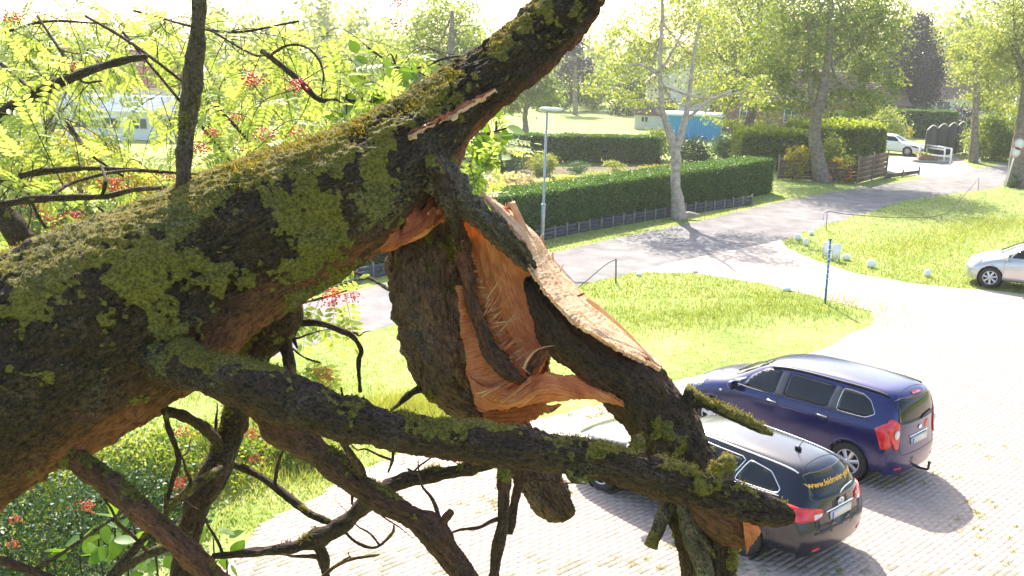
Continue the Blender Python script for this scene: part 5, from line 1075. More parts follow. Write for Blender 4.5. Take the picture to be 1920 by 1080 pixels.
# broken limb hanging from the junction
bark('torn_strip', [(778, 290, 1.79, 14), (800, 308, 1.78, 24), (832, 340, 1.77, 32), (868, 383, 1.77, 30), (920, 424, 1.77, 25), (960, 463, 1.77, 23), (985, 490, 1.775, 17), (1000, 508, 1.78, 8)],
     'barkgrey', .0026, 90, 11, .09, -.5, .3, 300, .08, 1.4, .0, None, .3, 'grey scaly bark strip running down from the trunk junction')
bark('hanging_limb', [(992, 520, 1.81, 8), (1004, 545, 1.80, 20), (1022, 580, 1.80, 30), (1052, 626, 1.80, 43), (1088, 656, 1.80, 49), (1140, 693, 1.80, 54), (1196, 738, 1.80, 63), (1248, 805, 1.80, 66), (1284, 880, 1.80, 63), (1312, 960, 1.80, 59), (1326, 1040, 1.80, 54), (1332, 1140, 1.80, 54)],
     'bark2', .003, 150, 12, .06, -.5, .25, 900, .07, 1.0, .12, None, .5, 'dark broken limb hanging down in front of the estate car')
bark('broken_branch', [(1318, 935, 1.76, 50), (1350, 965, 1.72, 46), (1395, 990, 1.70, 38), (1412, 1000, 1.69, 34)], 'bark2', .004, 60, 14, .05, -.3, .4, 500, .1, 1, .6, lab='short thick stump with a pale torn end above the estate car')
bark('bark_ridge', [(1282, 880, 1.73, 16), (1284, 950, 1.73, 14), (1300, 1010, 1.73, 16), (1322, 1060, 1.73, 14), (1330, 1120, 1.73, 12)], 'barkgrey', .004, 30, 15, .05, -.3, .3, 200)
bark('twig', [(1300, 985, 1.72, 6), (1322, 1015, 1.71, 5), (1338, 1040, 1.70, 4), (1340, 1046, 1.70, 3)], 'barkgrey', .004, 12, 16, .03)
bark('branch', [(1262, 930, 1.80, 20), (1246, 962, 1.78, 16), (1230, 1000, 1.77, 13), (1220, 1024, 1.76, 13)], 'barkgrey', .003, 30, 17, .04, -.4, lab='short stub with a clean cut end pointing down left')
bark('branch', [(1285, 745, 1.80, 26), (1310, 752, 1.79, 13), (1345, 766, 1.78, 11), (1390, 785, 1.76, 10), (1425, 802, 1.75, 9), (1448, 815, 1.74, 4)], 'bark2', .003, 26, 18, .04, -.15, .5, 700, lab='thin mossy branch reaching over the car roofs')
bark('branch_knot', [(1345, 925, 1.66, 20), (1352, 890, 1.66, 22), (1360, 868, 1.66, 18), (1352, 856, 1.66, 8)], 'barkgrey', .003, 30, 19, .05, .25, .6, 700)
bark('branch_knot', [(1192, 850, 1.66, 12), (1195, 830, 1.66, 11), (1193, 815, 1.66, 6)], 'barkgrey', .003, 24, 20, .05, .2, .6, 300)
# left plate bark piece (upright broken stem) and its stub
bark('broken_stem', [(800, 360, 1.97, 74), (796, 430, 1.96, 79), (797, 500, 1.95, 79), (805, 570, 1.95, 78), (820, 640, 1.95, 74), (835, 700, 1.95, 66), (866, 745, 1.95, 48), (905, 772, 1.95, 34), (945, 790, 1.95, 36), (985, 850, 1.93, 42), (1020, 905, 1.91, 42), (1045, 940, 1.90, 38), (1060, 962, 1.90, 26), (1065, 972, 1.90, 8)],
     'barkgrey', .003, 150, 23, .09, -.45, .1, 800, .06, 1.4, .35, lab='upright broken stem with cracked scaly bark left of the torn wood')
bark('branch', [(790, 728, 1.92, 9), (770, 738, 1.90, 7), (750, 756, 1.88, 5), (733, 770, 1.87, 3)], 'bark2', .003, 14, 24, .03, lab='pointed broken peg below the upright stem')
# long near branch crossing the picture
bark('branch', [(300, 668, 1.62, 60), (350, 688, 1.58, 50), (405, 704, 1.55, 43), (480, 726, 1.54, 41), (560, 754, 1.53, 37), (640, 780, 1.52, 37), (720, 800, 1.51, 36), (800, 815, 1.50, 36), (900, 830, 1.49, 38), (1000, 842, 1.48, 38), (1100, 858, 1.47, 37), (1200, 884, 1.46, 37), (1300, 914, 1.45, 38), (1390, 946, 1.44, 35), (1440, 962, 1.43, 30), (1470, 970, 1.43, 20), (1484, 976, 1.43, 9)],
     'bark2', .0026, 110, 31, .05, -.40, .68, 4500, .08, .8, .1, None, .25, 'long dark branch crossing low from the trunk to the estate car')
bark('bark_flake', [(1062, 880, 1.46, 6), (1078, 892, 1.46, 13), (1096, 894, 1.46, 9), (1102, 904, 1.46, 3)], 'bark2', .003, 14, 32, .05)
B = [
 ([(120, 845, 1.60, 30), (160, 872, 1.58, 26), (215, 915, 1.56, 24), (265, 960, 1.55, 23), (310, 1000, 1.54, 22), (350, 1038, 1.53, 21), (400, 1085, 1.52, 19), (450, 1130, 1.51, 18)], 40, .6, 'reddish brown branch descending from trunk underside at lower left', 900),
 ([(470, 745, 1.66, 30), (520, 800, 1.64, 27), (575, 835, 1.62, 25), (640, 885, 1.60, 24), (700, 928, 1.58, 22), (760, 962, 1.57, 23), (805, 990, 1.56, 24), (838, 1035, 1.55, 22), (875, 1085, 1.54, 20), (900, 1130, 1.53, 18)], 36, .45, 'gnarled branch running down below the crossing branch', 900),
 ([(525, 560, 1.90, 30), (540, 590, 1.90, 28), (520, 622, 1.90, 30), (490, 645, 1.90, 28), (465, 690, 1.88, 27), (452, 760, 1.86, 26), (425, 835, 1.84, 28), (400, 895, 1.82, 26), (370, 950, 1.80, 24), (348, 1010, 1.79, 23), (335, 1090, 1.78, 22)], 36, .15, 'greenish vertical branch with a knuckle passing behind the crossing branch', 1500),
 ([(920, 868, 1.85, 12), (870, 880, 1.83, 13), (800, 893, 1.82, 14), (745, 905, 1.80, 14), (690, 940, 1.79, 15), (640, 985, 1.78, 15), (590, 1012, 1.77, 16), (540, 1028, 1.76, 11), (470, 1035, 1.75, 9), (400, 1042, 1.74, 7)], 22, .1, 'pale thin branch sweeping left beneath the others', 700),
 ([(590, 1015, 1.77, 12), (603, 1040, 1.77, 10), (612, 1085, 1.77, 9)], 16, .1, 'short downward twig under the sweeping branch', 60),
 ([(945, 870, 1.75, 12), (945, 930, 1.74, 13), (942, 985, 1.73, 12), (932, 1040, 1.72, 12), (922, 1100, 1.71, 11)], 22, .3, 'rough hanging branch left of two below the crossing branch', 200),
 ([(978, 865, 1.80, 8), (970, 920, 1.79, 9), (960, 965, 1.78, 10), (950, 1000, 1.77, 9)], 18, .3, 'thin hanging branch right of two below the crossing branch', 100),
 ([(300, 768, 1.70, 8), (340, 778, 1.72, 10), (380, 800, 1.76, 11), (405, 828, 1.80, 11), (412, 845, 1.82, 10)], 18, .1, 'curved thin branch below the trunk centre', 250),
 ([(308, 765, 1.68, 6), (315, 800, 1.68, 6), (332, 845, 1.69, 6), (334, 868, 1.69, 6), (322, 905, 1.70, 5), (312, 950, 1.70, 4)], 12, .1, 'thin zigzag twig hanging left of the vertical branch', 60),
 ([(415, 880, 1.76, 9), (380, 900, 1.72, 9), (350, 925, 1.68, 8), (320, 952, 1.64, 7), (300, 980, 1.62, 7), (270, 1010, 1.6, 8), (235, 1050, 1.58, 10), (205, 1085, 1.57, 10)], 18, .1, 'dark side branch crossing behind the reddish branch', 100),
 ([(220, 1075, 1.72, 8), (265, 1045, 1.70, 9), (310, 1028, 1.68, 8), (345, 1030, 1.66, 5)], 14, .1, 'arched dark twig at the bottom left', 60),
 ([(430, 868, 1.85, 7), (480, 888, 1.84, 7), (530, 925, 1.82, 8), (580, 962, 1.80, 8), (625, 982, 1.79, 7), (645, 995, 1.79, 5)], 14, .1, 'slim branch from the vertical branch down to the sweeping branch', 80),
 ([(640, 990, 1.78, 3.5), (670, 1018, 1.78, 3), (705, 1026, 1.78, 3), (735, 1000, 1.78, 3), (738, 985, 1.78, 2)], 8, .1, 'tiny hooked twig under the sweeping branch', 0),
 ([(548, 605, 1.92, 9), (595, 605, 1.92, 7), (635, 618, 1.93, 6), (660, 630, 1.93, 5.5), (677, 657, 1.93, 5.5), (672, 680, 1.93, 5), (675, 735, 1.93, 3.5)], 12, .1, 'thin bent twig hanging over the sunny lawn', 60),
 ([(532, 640, 1.90, 16), (540, 670, 1.88, 13), (545, 705, 1.84, 11), (560, 760, 1.80, 9)], 20, .15, 'short branch dropping from the knuckle', 250),
 ([(543, 618, 1.92, 5), (552, 640, 1.92, 4), (557, 652, 1.92, 2)], 8, .1, 'broken spike beside the knuckle', 0),
 ([(826, 1000, 1.55, 10), (834, 975, 1.55, 9), (848, 958, 1.55, 6)], 14, .4, 'little fork stub on the gnarled branch', 60),
 ([(738, 845, 1.52, 4), (735, 865, 1.52, 3), (728, 885, 1.52, 2)], 8, .1, 'tiny twig under the crossing branch', 0),
 ([(660, 915, 1.62, 3), (660, 945, 1.62, 2)], 6, .1, 'tiny spur on the gnarled branch', 0),
 ([(780, 888, 1.82, 3.5), (765, 880, 1.82, 2.5)], 6, .1, 'small spur on the pale sweeping branch', 0),
 ([(600, 1085, 1.70, 4), (640, 1055, 1.70, 4), (680, 1045, 1.70, 3), (710, 1040, 1.70, 2)], 8, .3, 'thin reddish twig at the bottom edge', 0),
 ([(0, 1050, 1.4, 9), (50, 1068, 1.4, 8), (100, 1085, 1.4, 7)], 12, .3, 'blurred twig in the bottom left corner', 0),
]
_tm = trunk.data; _tv = np.zeros(len(_tm.vertices)*3); _tm.vertices.foreach_get('co', _tv); _W = np.array(wm(trunk)); _tv = _tv.reshape(-1, 3) @ _W[:3, :3].T+_W[:3, 3]
TBVH = BVHTree.FromPolygons([Vector(v) for v in _tv], [p.vertices[:] for p in _tm.polygons])
def surf(u, v, off=.005, fb=1.85):
    d = Vector(P(u, v, 1.0)-CPOS).normalized(); h = TBVH.ray_cast(Vector(CPOS), d)
    return (u, v, (fb if h[0] is None else depth(h[0]))-off)
def dense(pts, k=5):
    o_ = []
    for a, b in zip(pts[:-1], pts[1:]): o_ += [(a[0]+(b[0]-a[0])*q/k, a[1]+(b[1]-a[1])*q/k) for q in range(k)]
    return o_+[pts[-1]]
SIDE = []
for i, (pp_, m_, red_, lab_, tf_) in enumerate(B): SIDE.append(bark('branch', pp_, 'bark2', .0045, m_, 50+i*3, .04, -.40, .35, tf_, .10, 1, red_, lab=lab_))
def sidetwig(C, R_, par=None):
    i = random.randint(int(len(C)*.25), len(C)-3); o0 = C[i]; t = C[i+1]-C[i-1]; t /= np.linalg.norm(t); r = R_[i]*.35+.0012; L_ = random.uniform(.05, .20)
    d = rand_unit(1)[0]; d -= t*(d@t)*.6; d -= CM[2]*(d@CM[2])*.7; d /= np.linalg.norm(d); pts = [np.append(o0, r)]; p = o0.copy(); k = 5
    for j in range(k):
        p = p+(d+rng.normal(size=3)*.22)*L_/k; pts.append(np.append(p, r*(1-.8*(j+1)/k)))
    c = catmull(pts, ds=.005); V, F, _ = tube(c[:, :3], c[:, 3]*(1+.2*noise(c[:, :3]*90)), 7); g_ = np.repeat(np.arange(len(V)//7)*.004, 7)
    mk('twig', V, F, M['bark2'], BT, True, {'grain': np.stack([g_, V[:, 0], V[:, 2]], 1), 'moss': np.zeros(len(V)), 'red': np.full(len(V), .2)})
for q_, (o_x, C_, R__) in enumerate(SIDE):
    for _ in range(2 if len(C_) > 90 else 1): sidetwig(C_, R__)

# torn wood: sheets of fibre between two jagged edges
def resample(pts, n): 
    C = np.array([P(*p) for p in pts]); return catmull(C, n=n)
def torn(name, A, Bc, mat='wood', nu=160, nv=40, thick=.004, bulge=.0, fib=.004, jag=(.006, .006), seed=0, across=False, lab=None, parent=None, waves=0.0, wf=3.0, fold=.003):
    """A, Bc: the two long edges (u,v,depth); fibres run along them (or across)"""
    a = resample(A, nu); b = resample(Bc, nu); s = np.linspace(0, 1, nu)[:, None]; t = np.linspace(0, 1, nv)[None, :]
    wd = b-a; wl = np.linalg.norm(wd, axis=1)[:, None]+1e-6; L = np.linalg.norm(np.diff((a+b)/2, axis=0), axis=1).sum()
    ja = noise(np.stack([s[:, 0]*L*80+seed, s[:, 0]*0, s[:, 0]*0], 1))+.35*noise(np.stack([s[:, 0]*L*240+seed, s[:, 0]*0, s[:, 0]*0+3], 1))+.25*noise(np.stack([s[:, 0]*L*700+seed, s[:, 0]*0+5, s[:, 0]*0], 1)); jb = noise(np.stack([s[:, 0]*L*80+seed+50, s[:, 0]*0, s[:, 0]*0], 1))+.35*noise(np.stack([s[:, 0]*L*240+seed+50, s[:, 0]*0, s[:, 0]*0+3], 1))+.25*noise(np.stack([s[:, 0]*L*700+seed+70, s[:, 0]*0+5, s[:, 0]*0], 1))
    t0 = np.clip(ja, -.6, 1.2)[:, None]*jag[0]/wl; t1 = np.clip(jb, -.6, 1.2)[:, None]*jag[1]/wl
    tt = -t0+(1+t0+t1)*t; V = a[:, None]+wd[:, None]*tt[..., None]
    tn = np.gradient((a+b)/2, axis=0); nr = np.cross(tn, wd); nr /= np.linalg.norm(nr, axis=1)[:, None]+1e-9
    vw = V-CPOS; sg = np.sign(np.sum(nr*(CPOS-(a+b)/2), axis=1))[:, None]; nr = nr*sg
    x = s*L+0*t; y = tt*wl; 
    if across: f = fbm(np.stack([x*170+seed, y*9, 0*x], -1), 4)+.7*noise(np.stack([x*500, y*22+seed, 0*x], -1))
    else: f = fbm(np.stack([x*9+seed, y*170, 0*x], -1), 4)+.7*noise(np.stack([x*22, y*500+seed, 0*x], -1))
    f2 = fbm(np.stack([x*16+seed, y*45, x*0], -1), 3)
    step = np.floor(f2*5)/5
    fo = noise(np.stack([x*5+seed, y*30, x*0], -1))+.5*noise(np.stack([x*9+seed, y*75, x*0+4], -1)); h = fold*fo*np.sin(np.pi*np.clip(s, .02, .98))**.4+f*fib+step*fib*2.2+bulge*np.sin(np.pi*t)*np.sin(np.pi*np.clip(s, .005, .995))**1.2+waves*np.sin(wf*6.28*(s+.25*f2))
    V = V+nr[:, None]*h[..., None]; n = nu*nv
    back = V-nr[:, None]*thick; F = gridF(nu, nv, False)
    e = lambda idx: np.stack([idx[:-1], idx[1:], idx[1:]+n, idx[:-1]+n], 1)
    i0 = np.arange(nu)*nv; i1 = i0+nv-1; j0 = np.arange(nv); j1 = (nu-1)*nv+j0
    F = np.vstack([F, F[:, ::-1]+n, e(i0)[:, ::-1], e(i1), e(j0), e(j1)[:, ::-1]])
    g = np.stack([y*3, x*3, 0*x], -1) if across else np.stack([x*3, y*3, 0*x], -1); g = np.vstack([g.reshape(-1, 3)+seed]*2)
    o = mk(name, np.vstack([V.reshape(-1, 3), back.reshape(-1, 3)]), F, M[mat], parent or BT, False, {'grain': g})
    if lab: o['label'] = lab
    return o, V, nr
def splinter(p0, p1, w, mat='wood', th=.4, name='splinter', bend=0.0, parent=None):
    a = P(*p0); b = P(*p1); L = np.linalg.norm(b-a); n = 9; s = np.linspace(0, 1, n); up = np.cross(b-a, CM[2]); up /= np.linalg.norm(up)
    C = a+(b-a)*s[:, None]+up*(bend*L*np.sin(s*np.pi))[:, None]; r = w*p0[2]/FPX*np.clip(1.05-s, .02, 1)**.8*(1+.15*rng.normal(size=n)); V, F, D = tube(C, np.maximum(r, .0002), 6)
    V = V-CM[2]*((V-np.repeat(np.vstack([C[:1], C, C[-1:]]), 6, 0))@CM[2])[:, None]*(1-th)
    return mk(name, V, F, M[mat], parent or BT, False, {'grain': np.stack([np.repeat(np.arange(n+2)*.02, 6), V[:, 0]*3, V[:, 2]*3], 1)})

# back wall of the cavity
torn('inner_wood', [(848, 385, 1.90), (858, 470, 1.93), (868, 560, 1.94), (880, 650, 1.94), (905, 730, 1.92), (930, 765, 1.9)], [(905, 400, 1.86), (985, 490, 1.86), (1010, 560, 1.88), (1030, 640, 1.88), (1025, 700, 1.88), (1010, 745, 1.88)], 'woodred', 200, 60, .01, -.01, .004, seed=3, lab='dark red inner wood behind the pale fibres')
torn('torn_wood', [(866, 416, 1.83), (874, 450, 1.85), (888, 500, 1.87), (900, 545, 1.88), (912, 590, 1.88), (930, 635, 1.87), (955, 675, 1.85), (982, 712, 1.82)], [(876, 410, 1.81), (925, 445, 1.805), (985, 500, 1.80), (1003, 545, 1.81), (1012, 590, 1.82), (1034, 640, 1.82), (1022, 676, 1.81), (992, 714, 1.81)], 'wood', 340, 110, .006, .006, .0022, (.009, .004), 11, fold=.011, lab='large orange fan of torn fibres in the centre of the break')
torn('torn_wood', [(856, 535, 1.83), (860, 580, 1.83), (866, 630, 1.83), (874, 685, 1.83), (884, 735, 1.82), (895, 768, 1.82)], [(864, 535, 1.83), (882, 580, 1.83), (900, 625, 1.825), (920, 676, 1.82), (945, 712, 1.81), (978, 724, 1.80)], 'wood', 260, 50, .006, .004, .0026, (.0028, .003), 23, True, lab='narrow orange strip along the upright stem')
torn('torn_wood', [(880, 706, 1.82), (920, 730, 1.80), (960, 728, 1.79), (1000, 704, 1.78), (1035, 700, 1.77), (1085, 714, 1.76), (1130, 736, 1.755), (1165, 756, 1.75)], [(897, 770, 1.82), (930, 768, 1.81), (965, 764, 1.79), (1000, 758, 1.78), (1040, 753, 1.77), (1090, 750, 1.765), (1135, 754, 1.76), (1170, 762, 1.755)], 'wood', 300, 60, .006, .006, .0022, (.004, .003), 31, fold=.006, lab='flat salmon coloured slab joining stem and hanging limb at the bottom')
torn('torn_wood', [(905, 768, 1.86), (945, 764, 1.84), (990, 762, 1.82), (1040, 756, 1.80)], [(905, 792, 1.88), (940, 800, 1.87), (972, 800, 1.86), (985, 775, 1.84)], 'woodred', 120, 40, .01, .01, .004, (.004, .006), 37, lab='reddish lip under the salmon slab')
# outer pale sheet along the top of the hanging limb
SI = [(903, 366, 1.84), (950, 413, 1.81), (986, 454, 1.79), (1000, 500, 1.77), (1040, 557, 1.745), (1085, 602, 1.735), (1130, 636, 1.735), (1190, 666, 1.75), (1238, 690, 1.77)]
SO = [(905, 363, 1.86), (955, 402, 1.95), (1003, 448, 2.02), (1040, 503, 2.06), (1080, 549, 2.08), (1121, 593, 2.06), (1163, 626, 2.01), (1208, 658, 1.88), (1240, 688, 1.775)]
torn('split_wood', SI, SO, 'woodpale', 360, 60, .006, .016, .0026, (.007, .003), 53, fold=.005, lab='long sunlit pale split along the top of the hanging limb')
torn('split_wood', [(u-3, v+11, d-.05) for u, v, d in SO[1:-1]]+[(1228, 682, 1.80)], [(u+3, v-2, d+.01) for u, v, d in SO[1:-1]]+[(1236, 684, 1.80)], 'wood', 300, 24, .006, .008, .002, (.003, .004), 57, fold=.006, lab='narrow brownish outer strip along the long pale split')
bark('split_rim', [(u, v, d+.01, r) for (u, v, d), r in zip(SO, (3, 5, 7, 9, 9, 8, 7, 5, 3))], 'woodpale', .003, 16, 61, .05, -.8, 0, 0, .2, 1, .9)
torn('split_wood', [(1000, 470, 1.93), (1014, 445, 1.93), (1020, 458, 1.93), (1030, 480, 1.93), (1044, 505, 1.92)], [(1010, 500, 1.90), (1020, 500, 1.90), (1030, 505, 1.90), (1040, 515, 1.90), (1050, 522, 1.90)], 'wood', 60, 14, .006, 0, .002, (.004, .002), 67, True, lab='jagged upright flakes beside the street lamp foot')
for (a, b, w, mt) in [((990, 450, 1.85), (960, 380, 1.87), 15, 'woodpale'), ((974, 446, 1.86), (946, 388, 1.88), 11, 'wood')]:
    A_ = P(*a); B_ = P(*b); n = 14; s = np.linspace(0, 1, n); sd = np.cross(B_-A_, CM[2]); sd /= np.linalg.norm(sd); wd = w*a[2]/FPX; V = []
    for i in range(n):
        for q_, z_q in ((-1, -1), (1, -1), (1, 1), (-1, 1)):
            e = (.03*random.uniform(-1, 1)*np.linalg.norm(B_-A_)*5*(1 if i == n-1 else 0.06)); V.append(A_+(B_-A_)*s[i]+sd*wd*.55*q_*(1-.25*s[i])*(1+.05*random.uniform(-1, 1))+CM[2]*z_q*wd*.3+(B_-A_)/np.linalg.norm(B_-A_)*e*.3)
    F = [[i*4+k, i*4+(k+1) % 4, i*4+4+(k+1) % 4, i*4+4+k] for i in range(n-1) for k in range(4)]+[[0, 3, 2, 1], [4*n-4, 4*n-3, 4*n-2, 4*n-1]]
    mk('wood_slab', V, np.array(F), M[mt], BT, False, {'grain': np.array([[s[i//4]*.3, (i % 4)*.05, 0] for i in range(len(V))])})
for k in range(5):
    u = 948+k*4.2; splinter((u, 390-k*1.2, 1.875), (u+random.uniform(-2, 1), 381-k*1.2-random.uniform(0, 4), 1.875), 1.6, 'woodpale')
splinter((1000, 464, 1.88), (1019, 437, 1.9), 3, 'woodpale'); splinter((1034, 500, 1.98), (1037, 470, 1.99), 4.5, 'woodpale'); splinter((1048, 512, 1.98), (1058, 492, 1.99), 2.5, 'woodpale'); splinter((985, 440, 1.9), (1002, 441, 1.92), 2.2, 'woodpale')
splinter((1082, 556, 1.87), (1098, 549, 1.87), 4, 'woodred'); splinter((1100, 560, 1.78), (1225, 676, 1.80), 5, 'woodpale', bend=.03)
# crack along the upper limb, lit fibres
CRK = dense([(764, 253), (800, 238), (840, 219), (880, 197), (905, 183), (928, 166)])
def off_px(pts, dv, off): return [surf(u, v+dv*math.sin(math.pi*min(1, max(0, k/(len(pts)-1))))**.5, off) for k, (u, v) in enumerate(pts)]
torn('crack', off_px(CRK, -2.0, .004), off_px(CRK, 5.5, .006), 'woodpale', 240, 8, .008, .001, .001, (.0022, .002), 71, lab='pale crack line splitting the upper limb')
torn('crack', off_px(CRK, -7.5, .002), off_px(CRK, -1.0, .003), 'woodred', 200, 8, .008, .001, .001, (.003, .002), 73, lab='red bark edge above the crack on the upper limb')
dn = lambda pts, off: [surf(u, v, off, 1.79) for u, v in dense(pts, 4)]
torn('torn_wood', dn([(708, 466), (740, 434), (778, 400), (812, 368), (846, 352)], .002), dn([(716, 472), (750, 456), (790, 438), (826, 408), (848, 380)], .008), 'woodred', 260, 60, .012, .010, .002, (.010, .003), 41, fold=.005, lab='red brown torn underside of the trunk beside the junction')
torn('torn_wood', dn([(722, 466), (756, 447), (792, 424), (824, 392), (840, 372)], .012), [(u, v+3, d+.02) for u, v, d in dn([(718, 473), (752, 460), (792, 443), (828, 414), (850, 388)], .010)], 'wood', 220, 30, .008, .004, .0016, (.006, .003), 43, fold=.003, lab='brighter orange edge of the torn underside')
# broken end faces
torn('broken_end', [(1390, 962, 1.655), (1410, 968, 1.65), (1428, 996, 1.66)], [(1400, 1042, 1.655), (1402, 1032, 1.655), (1418, 1012, 1.66)], 'wood', 40, 20, .008, .002, .003, (.004, .004), 79, lab='pale torn end of the short stump')
# dark bark strips inside the break
bark('bark_strip', [(856, 410, 1.82, 8), (866, 460, 1.815, 14), (875, 515, 1.81, 15), (884, 560, 1.805, 13), (898, 602, 1.80, 14), (917, 647, 1.795, 16), (938, 682, 1.79, 17), (962, 704, 1.785, 14), (985, 714, 1.78, 5)], 'bark2', .0026, 40, 81, .09, -.9, 0, 0, .2, 1.4, .7, lab='dark bark strip between the two torn wood areas')
bark('bark_strip', [(1036, 640, 1.80, 12), (1018, 662, 1.80, 12), (1000, 684, 1.80, 10), (990, 704, 1.79, 5)], 'bark2', .0026, 40, 83, .12, -.9, 0, 0, .25, 1.4, .8, lab='dark bark edge at the bottom right of the torn wood')
bark('bark_strip', [(800, 296, 1.75, 12), (822, 330, 1.74, 18), (838, 372, 1.745, 20), (852, 420, 1.76, 12), (862, 470, 1.79, 6)], 'bark', .003, 40, 85, .07, -.2, .1, 200, .2, 1.2, .1, lab='dark bark flap where the hanging limb leaves the trunk')
# fibres and splinters in the break
for k in range(44):
    t = random.random()**.8; u0 = 908+62*t+random.uniform(-8, 22); v0 = 530+140*t+random.uniform(-16, 16); a = random.uniform(.1, .95)+.3*(1-t); L = random.uniform(16, 70)
    splinter((u0-L*.45*math.cos(a), v0+L*.45*math.sin(a), 1.795), (u0+L*.55*math.cos(a), v0-L*.55*math.sin(a), 1.785), random.uniform(.5, 1.5), random.choice(['woodpale', 'wood', 'wood']), .6, bend=random.uniform(-.08, .08))
for k in range(50):
    t = random.random(); u0 = 872+90*t**1.1; v0 = 440+250*t
    splinter((u0+random.uniform(0, 6), v0, 1.825), (u0-random.uniform(6, 18), v0+random.uniform(-4, 12), 1.80), random.uniform(1, 2.2), random.choice(['woodpale', 'wood']), .6)
for k in range(16):
    t = k/15+random.uniform(-.02, .02); u0 = 885+120*t; splinter((u0, 735+20*math.sin(t*3), 1.79), (u0+random.uniform(30, 60), 722-18*t+random.uniform(-6, 6), 1.775), random.uniform(1, 2.5), random.choice(['woodpale', 'wood', 'wood']), .6, bend=random.uniform(-.06, .06))
splinter((982, 690, 1.78), (1040, 648, 1.76), 3, 'woodpale', bend=.18); splinter((978, 688, 1.76), (996, 703, 1.75), 1.2, 'woodpale')
tufts(.0042, .0022, 'moss', 'moss', TUFT['moss'])
# ridge moss with longer fronds on the trunk's crest
w = smst(np.array([0.]), 0, 1)
idx = rng.integers(int(len(TC)*.17), int(len(TC)*.80), 9000); T_, N_, B_ = frames(TC); ph = rng.normal(0, .42, len(idx)); upv = np.array([0, 0, 1.])-T_[idx]*(T_[idx][:, 2:3]); upv /= np.linalg.norm(upv, axis=1)[:, None]; sd = np.cross(T_[idx], upv)
dr = upv*np.cos(ph+.15)[:, None]+sd*np.sin(ph+.15)[:, None]; pm = TC[idx]+dr*(TRr[idx]*.99)[:, None]; keep = fbm(pm*9, 3) > -.05
tufts(.0048, .0024, 'moss', 'crest_moss', [(pm[keep], dr[keep])])

# ------------------------------------------------------------------ rowan foliage (tree standing just beyond)
RW = empty('rowan_tree', G(-200, 1000), 'rowan tree with thin twigs, feathery leaves and red berries behind the broken trunk', 'tree')
def rbranch(pts, m=10, lab=None, seed=0): return bark('branch', pts, 'bark2', .012, m, 200+seed, .03, -.5, .2, 0, .1, .6, .05, RW, lab=lab)[1]
RB = [
 [(-60, 300, 3.0, 20), (0, 218, 3.0, 13), (60, 180, 3.05, 13), (120, 152, 3.1, 12), (180, 128, 3.15, 10), (240, 112, 3.2, 8), (275, 106, 3.2, 5)],
 [(-80, 330, 2.6, 34), (-20, 385, 2.6, 30), (20, 420, 2.6, 28), (45, 455, 2.6, 26)],
 [(0, 340, 2.8, 6), (60, 325, 2.8, 7), (120, 318, 2.8, 7), (190, 316, 2.8, 5), (300, 322, 2.9, 4), (400, 330, 3.0, 3), (415, 335, 3.0, 2)],
 [(0, 385, 2.5, 8), (60, 374, 2.5, 8), (140, 370, 2.5, 8), (200, 368, 2.5, 7), (250, 356, 2.5, 6), (310, 352, 2.4, 5)],
 [(90, 372, 2.5, 5), (130, 345, 2.6, 4.5), (200, 325, 2.7, 4), (260, 318, 2.8, 3)],
 [(190, 370, 2.5, 5), (198, 340, 2.5, 4), (190, 310, 2.6, 3)],
 [(0, 118, 3.3, 4), (50, 160, 3.2, 5), (100, 205, 3.1, 5), (140, 250, 3.0, 5), (170, 290, 2.9, 4), (230, 330, 2.9, 3)],
 [(160, 30, 3.5, 3), (230, 70, 3.4, 4), (300, 120, 3.3, 4), (350, 160, 3.3, 3)],
 [(490, 95, 3.2, 6), (530, 125, 3.2, 7), (565, 155, 3.2, 7), (600, 187, 3.2, 7), (650, 188, 3.2, 5), (700, 192, 3.2, 3)],
 [(500, 108, 3.2, 3), (540, 85, 3.2, 3), (580, 92, 3.2, 2.5), (605, 130, 3.2, 2.5), (603, 180, 3.2, 2)],
 [(400, 195, 3.4, 3), (440, 235, 3.4, 4), (490, 290, 3.4, 3)], [(690, 90, 3.6, 2.5), (760, 130, 3.6, 3.5), (840, 108, 3.6, 3), (890, 105, 3.6, 2)],
 [(70, 30, 3.6, 3), (110, 90, 3.5, 3.5), (150, 150, 3.4, 3), (190, 152, 3.4, 2)], [(230, 60, 3.5, 3), (330, 180, 3.4, 3.5), (430, 300, 3.4, 3)],
 [(60, 380, 2.7, 4), (80, 420, 2.7, 4), (105, 445, 2.7, 3)], [(180, 385, 2.6, 3), (200, 405, 2.6, 3), (195, 440, 2.6, 2)],
 [(250, 20, 3.8, 2.5), (420, 60, 3.8, 3), (560, 40, 3.8, 2.5)], [(400, 60, 3.6, 2.5), (470, 100, 3.5, 3), (500, 105, 3.4, 2)], [(10, 60, 3.6, 3), (90, 40, 3.6, 3), (200, 45, 3.6, 2)],
 [(865, 275, 3.4, 3), (905, 255, 3.4, 3.5), (950, 240, 3.4, 2)], [(640, 505, 3.2, 2.5), (690, 520, 3.2, 4), (740, 548, 3.1, 4), (790, 560, 3.1, 4)],
 [(545, 650, 3.0, 2), (570, 670, 3.0, 2.5), (600, 680, 3.0, 2)], [(560, 570, 3.2, 2.5), (600, 560, 3.2, 3), (650, 545, 3.2, 2)], [(480, 640, 3, 1.5), (540, 645, 3, 1.5)]]
RC = [rbranch([(u, v, d, r*.8) for u, v, d, r in p], 10, None, i) for i, p in enumerate(RB)]
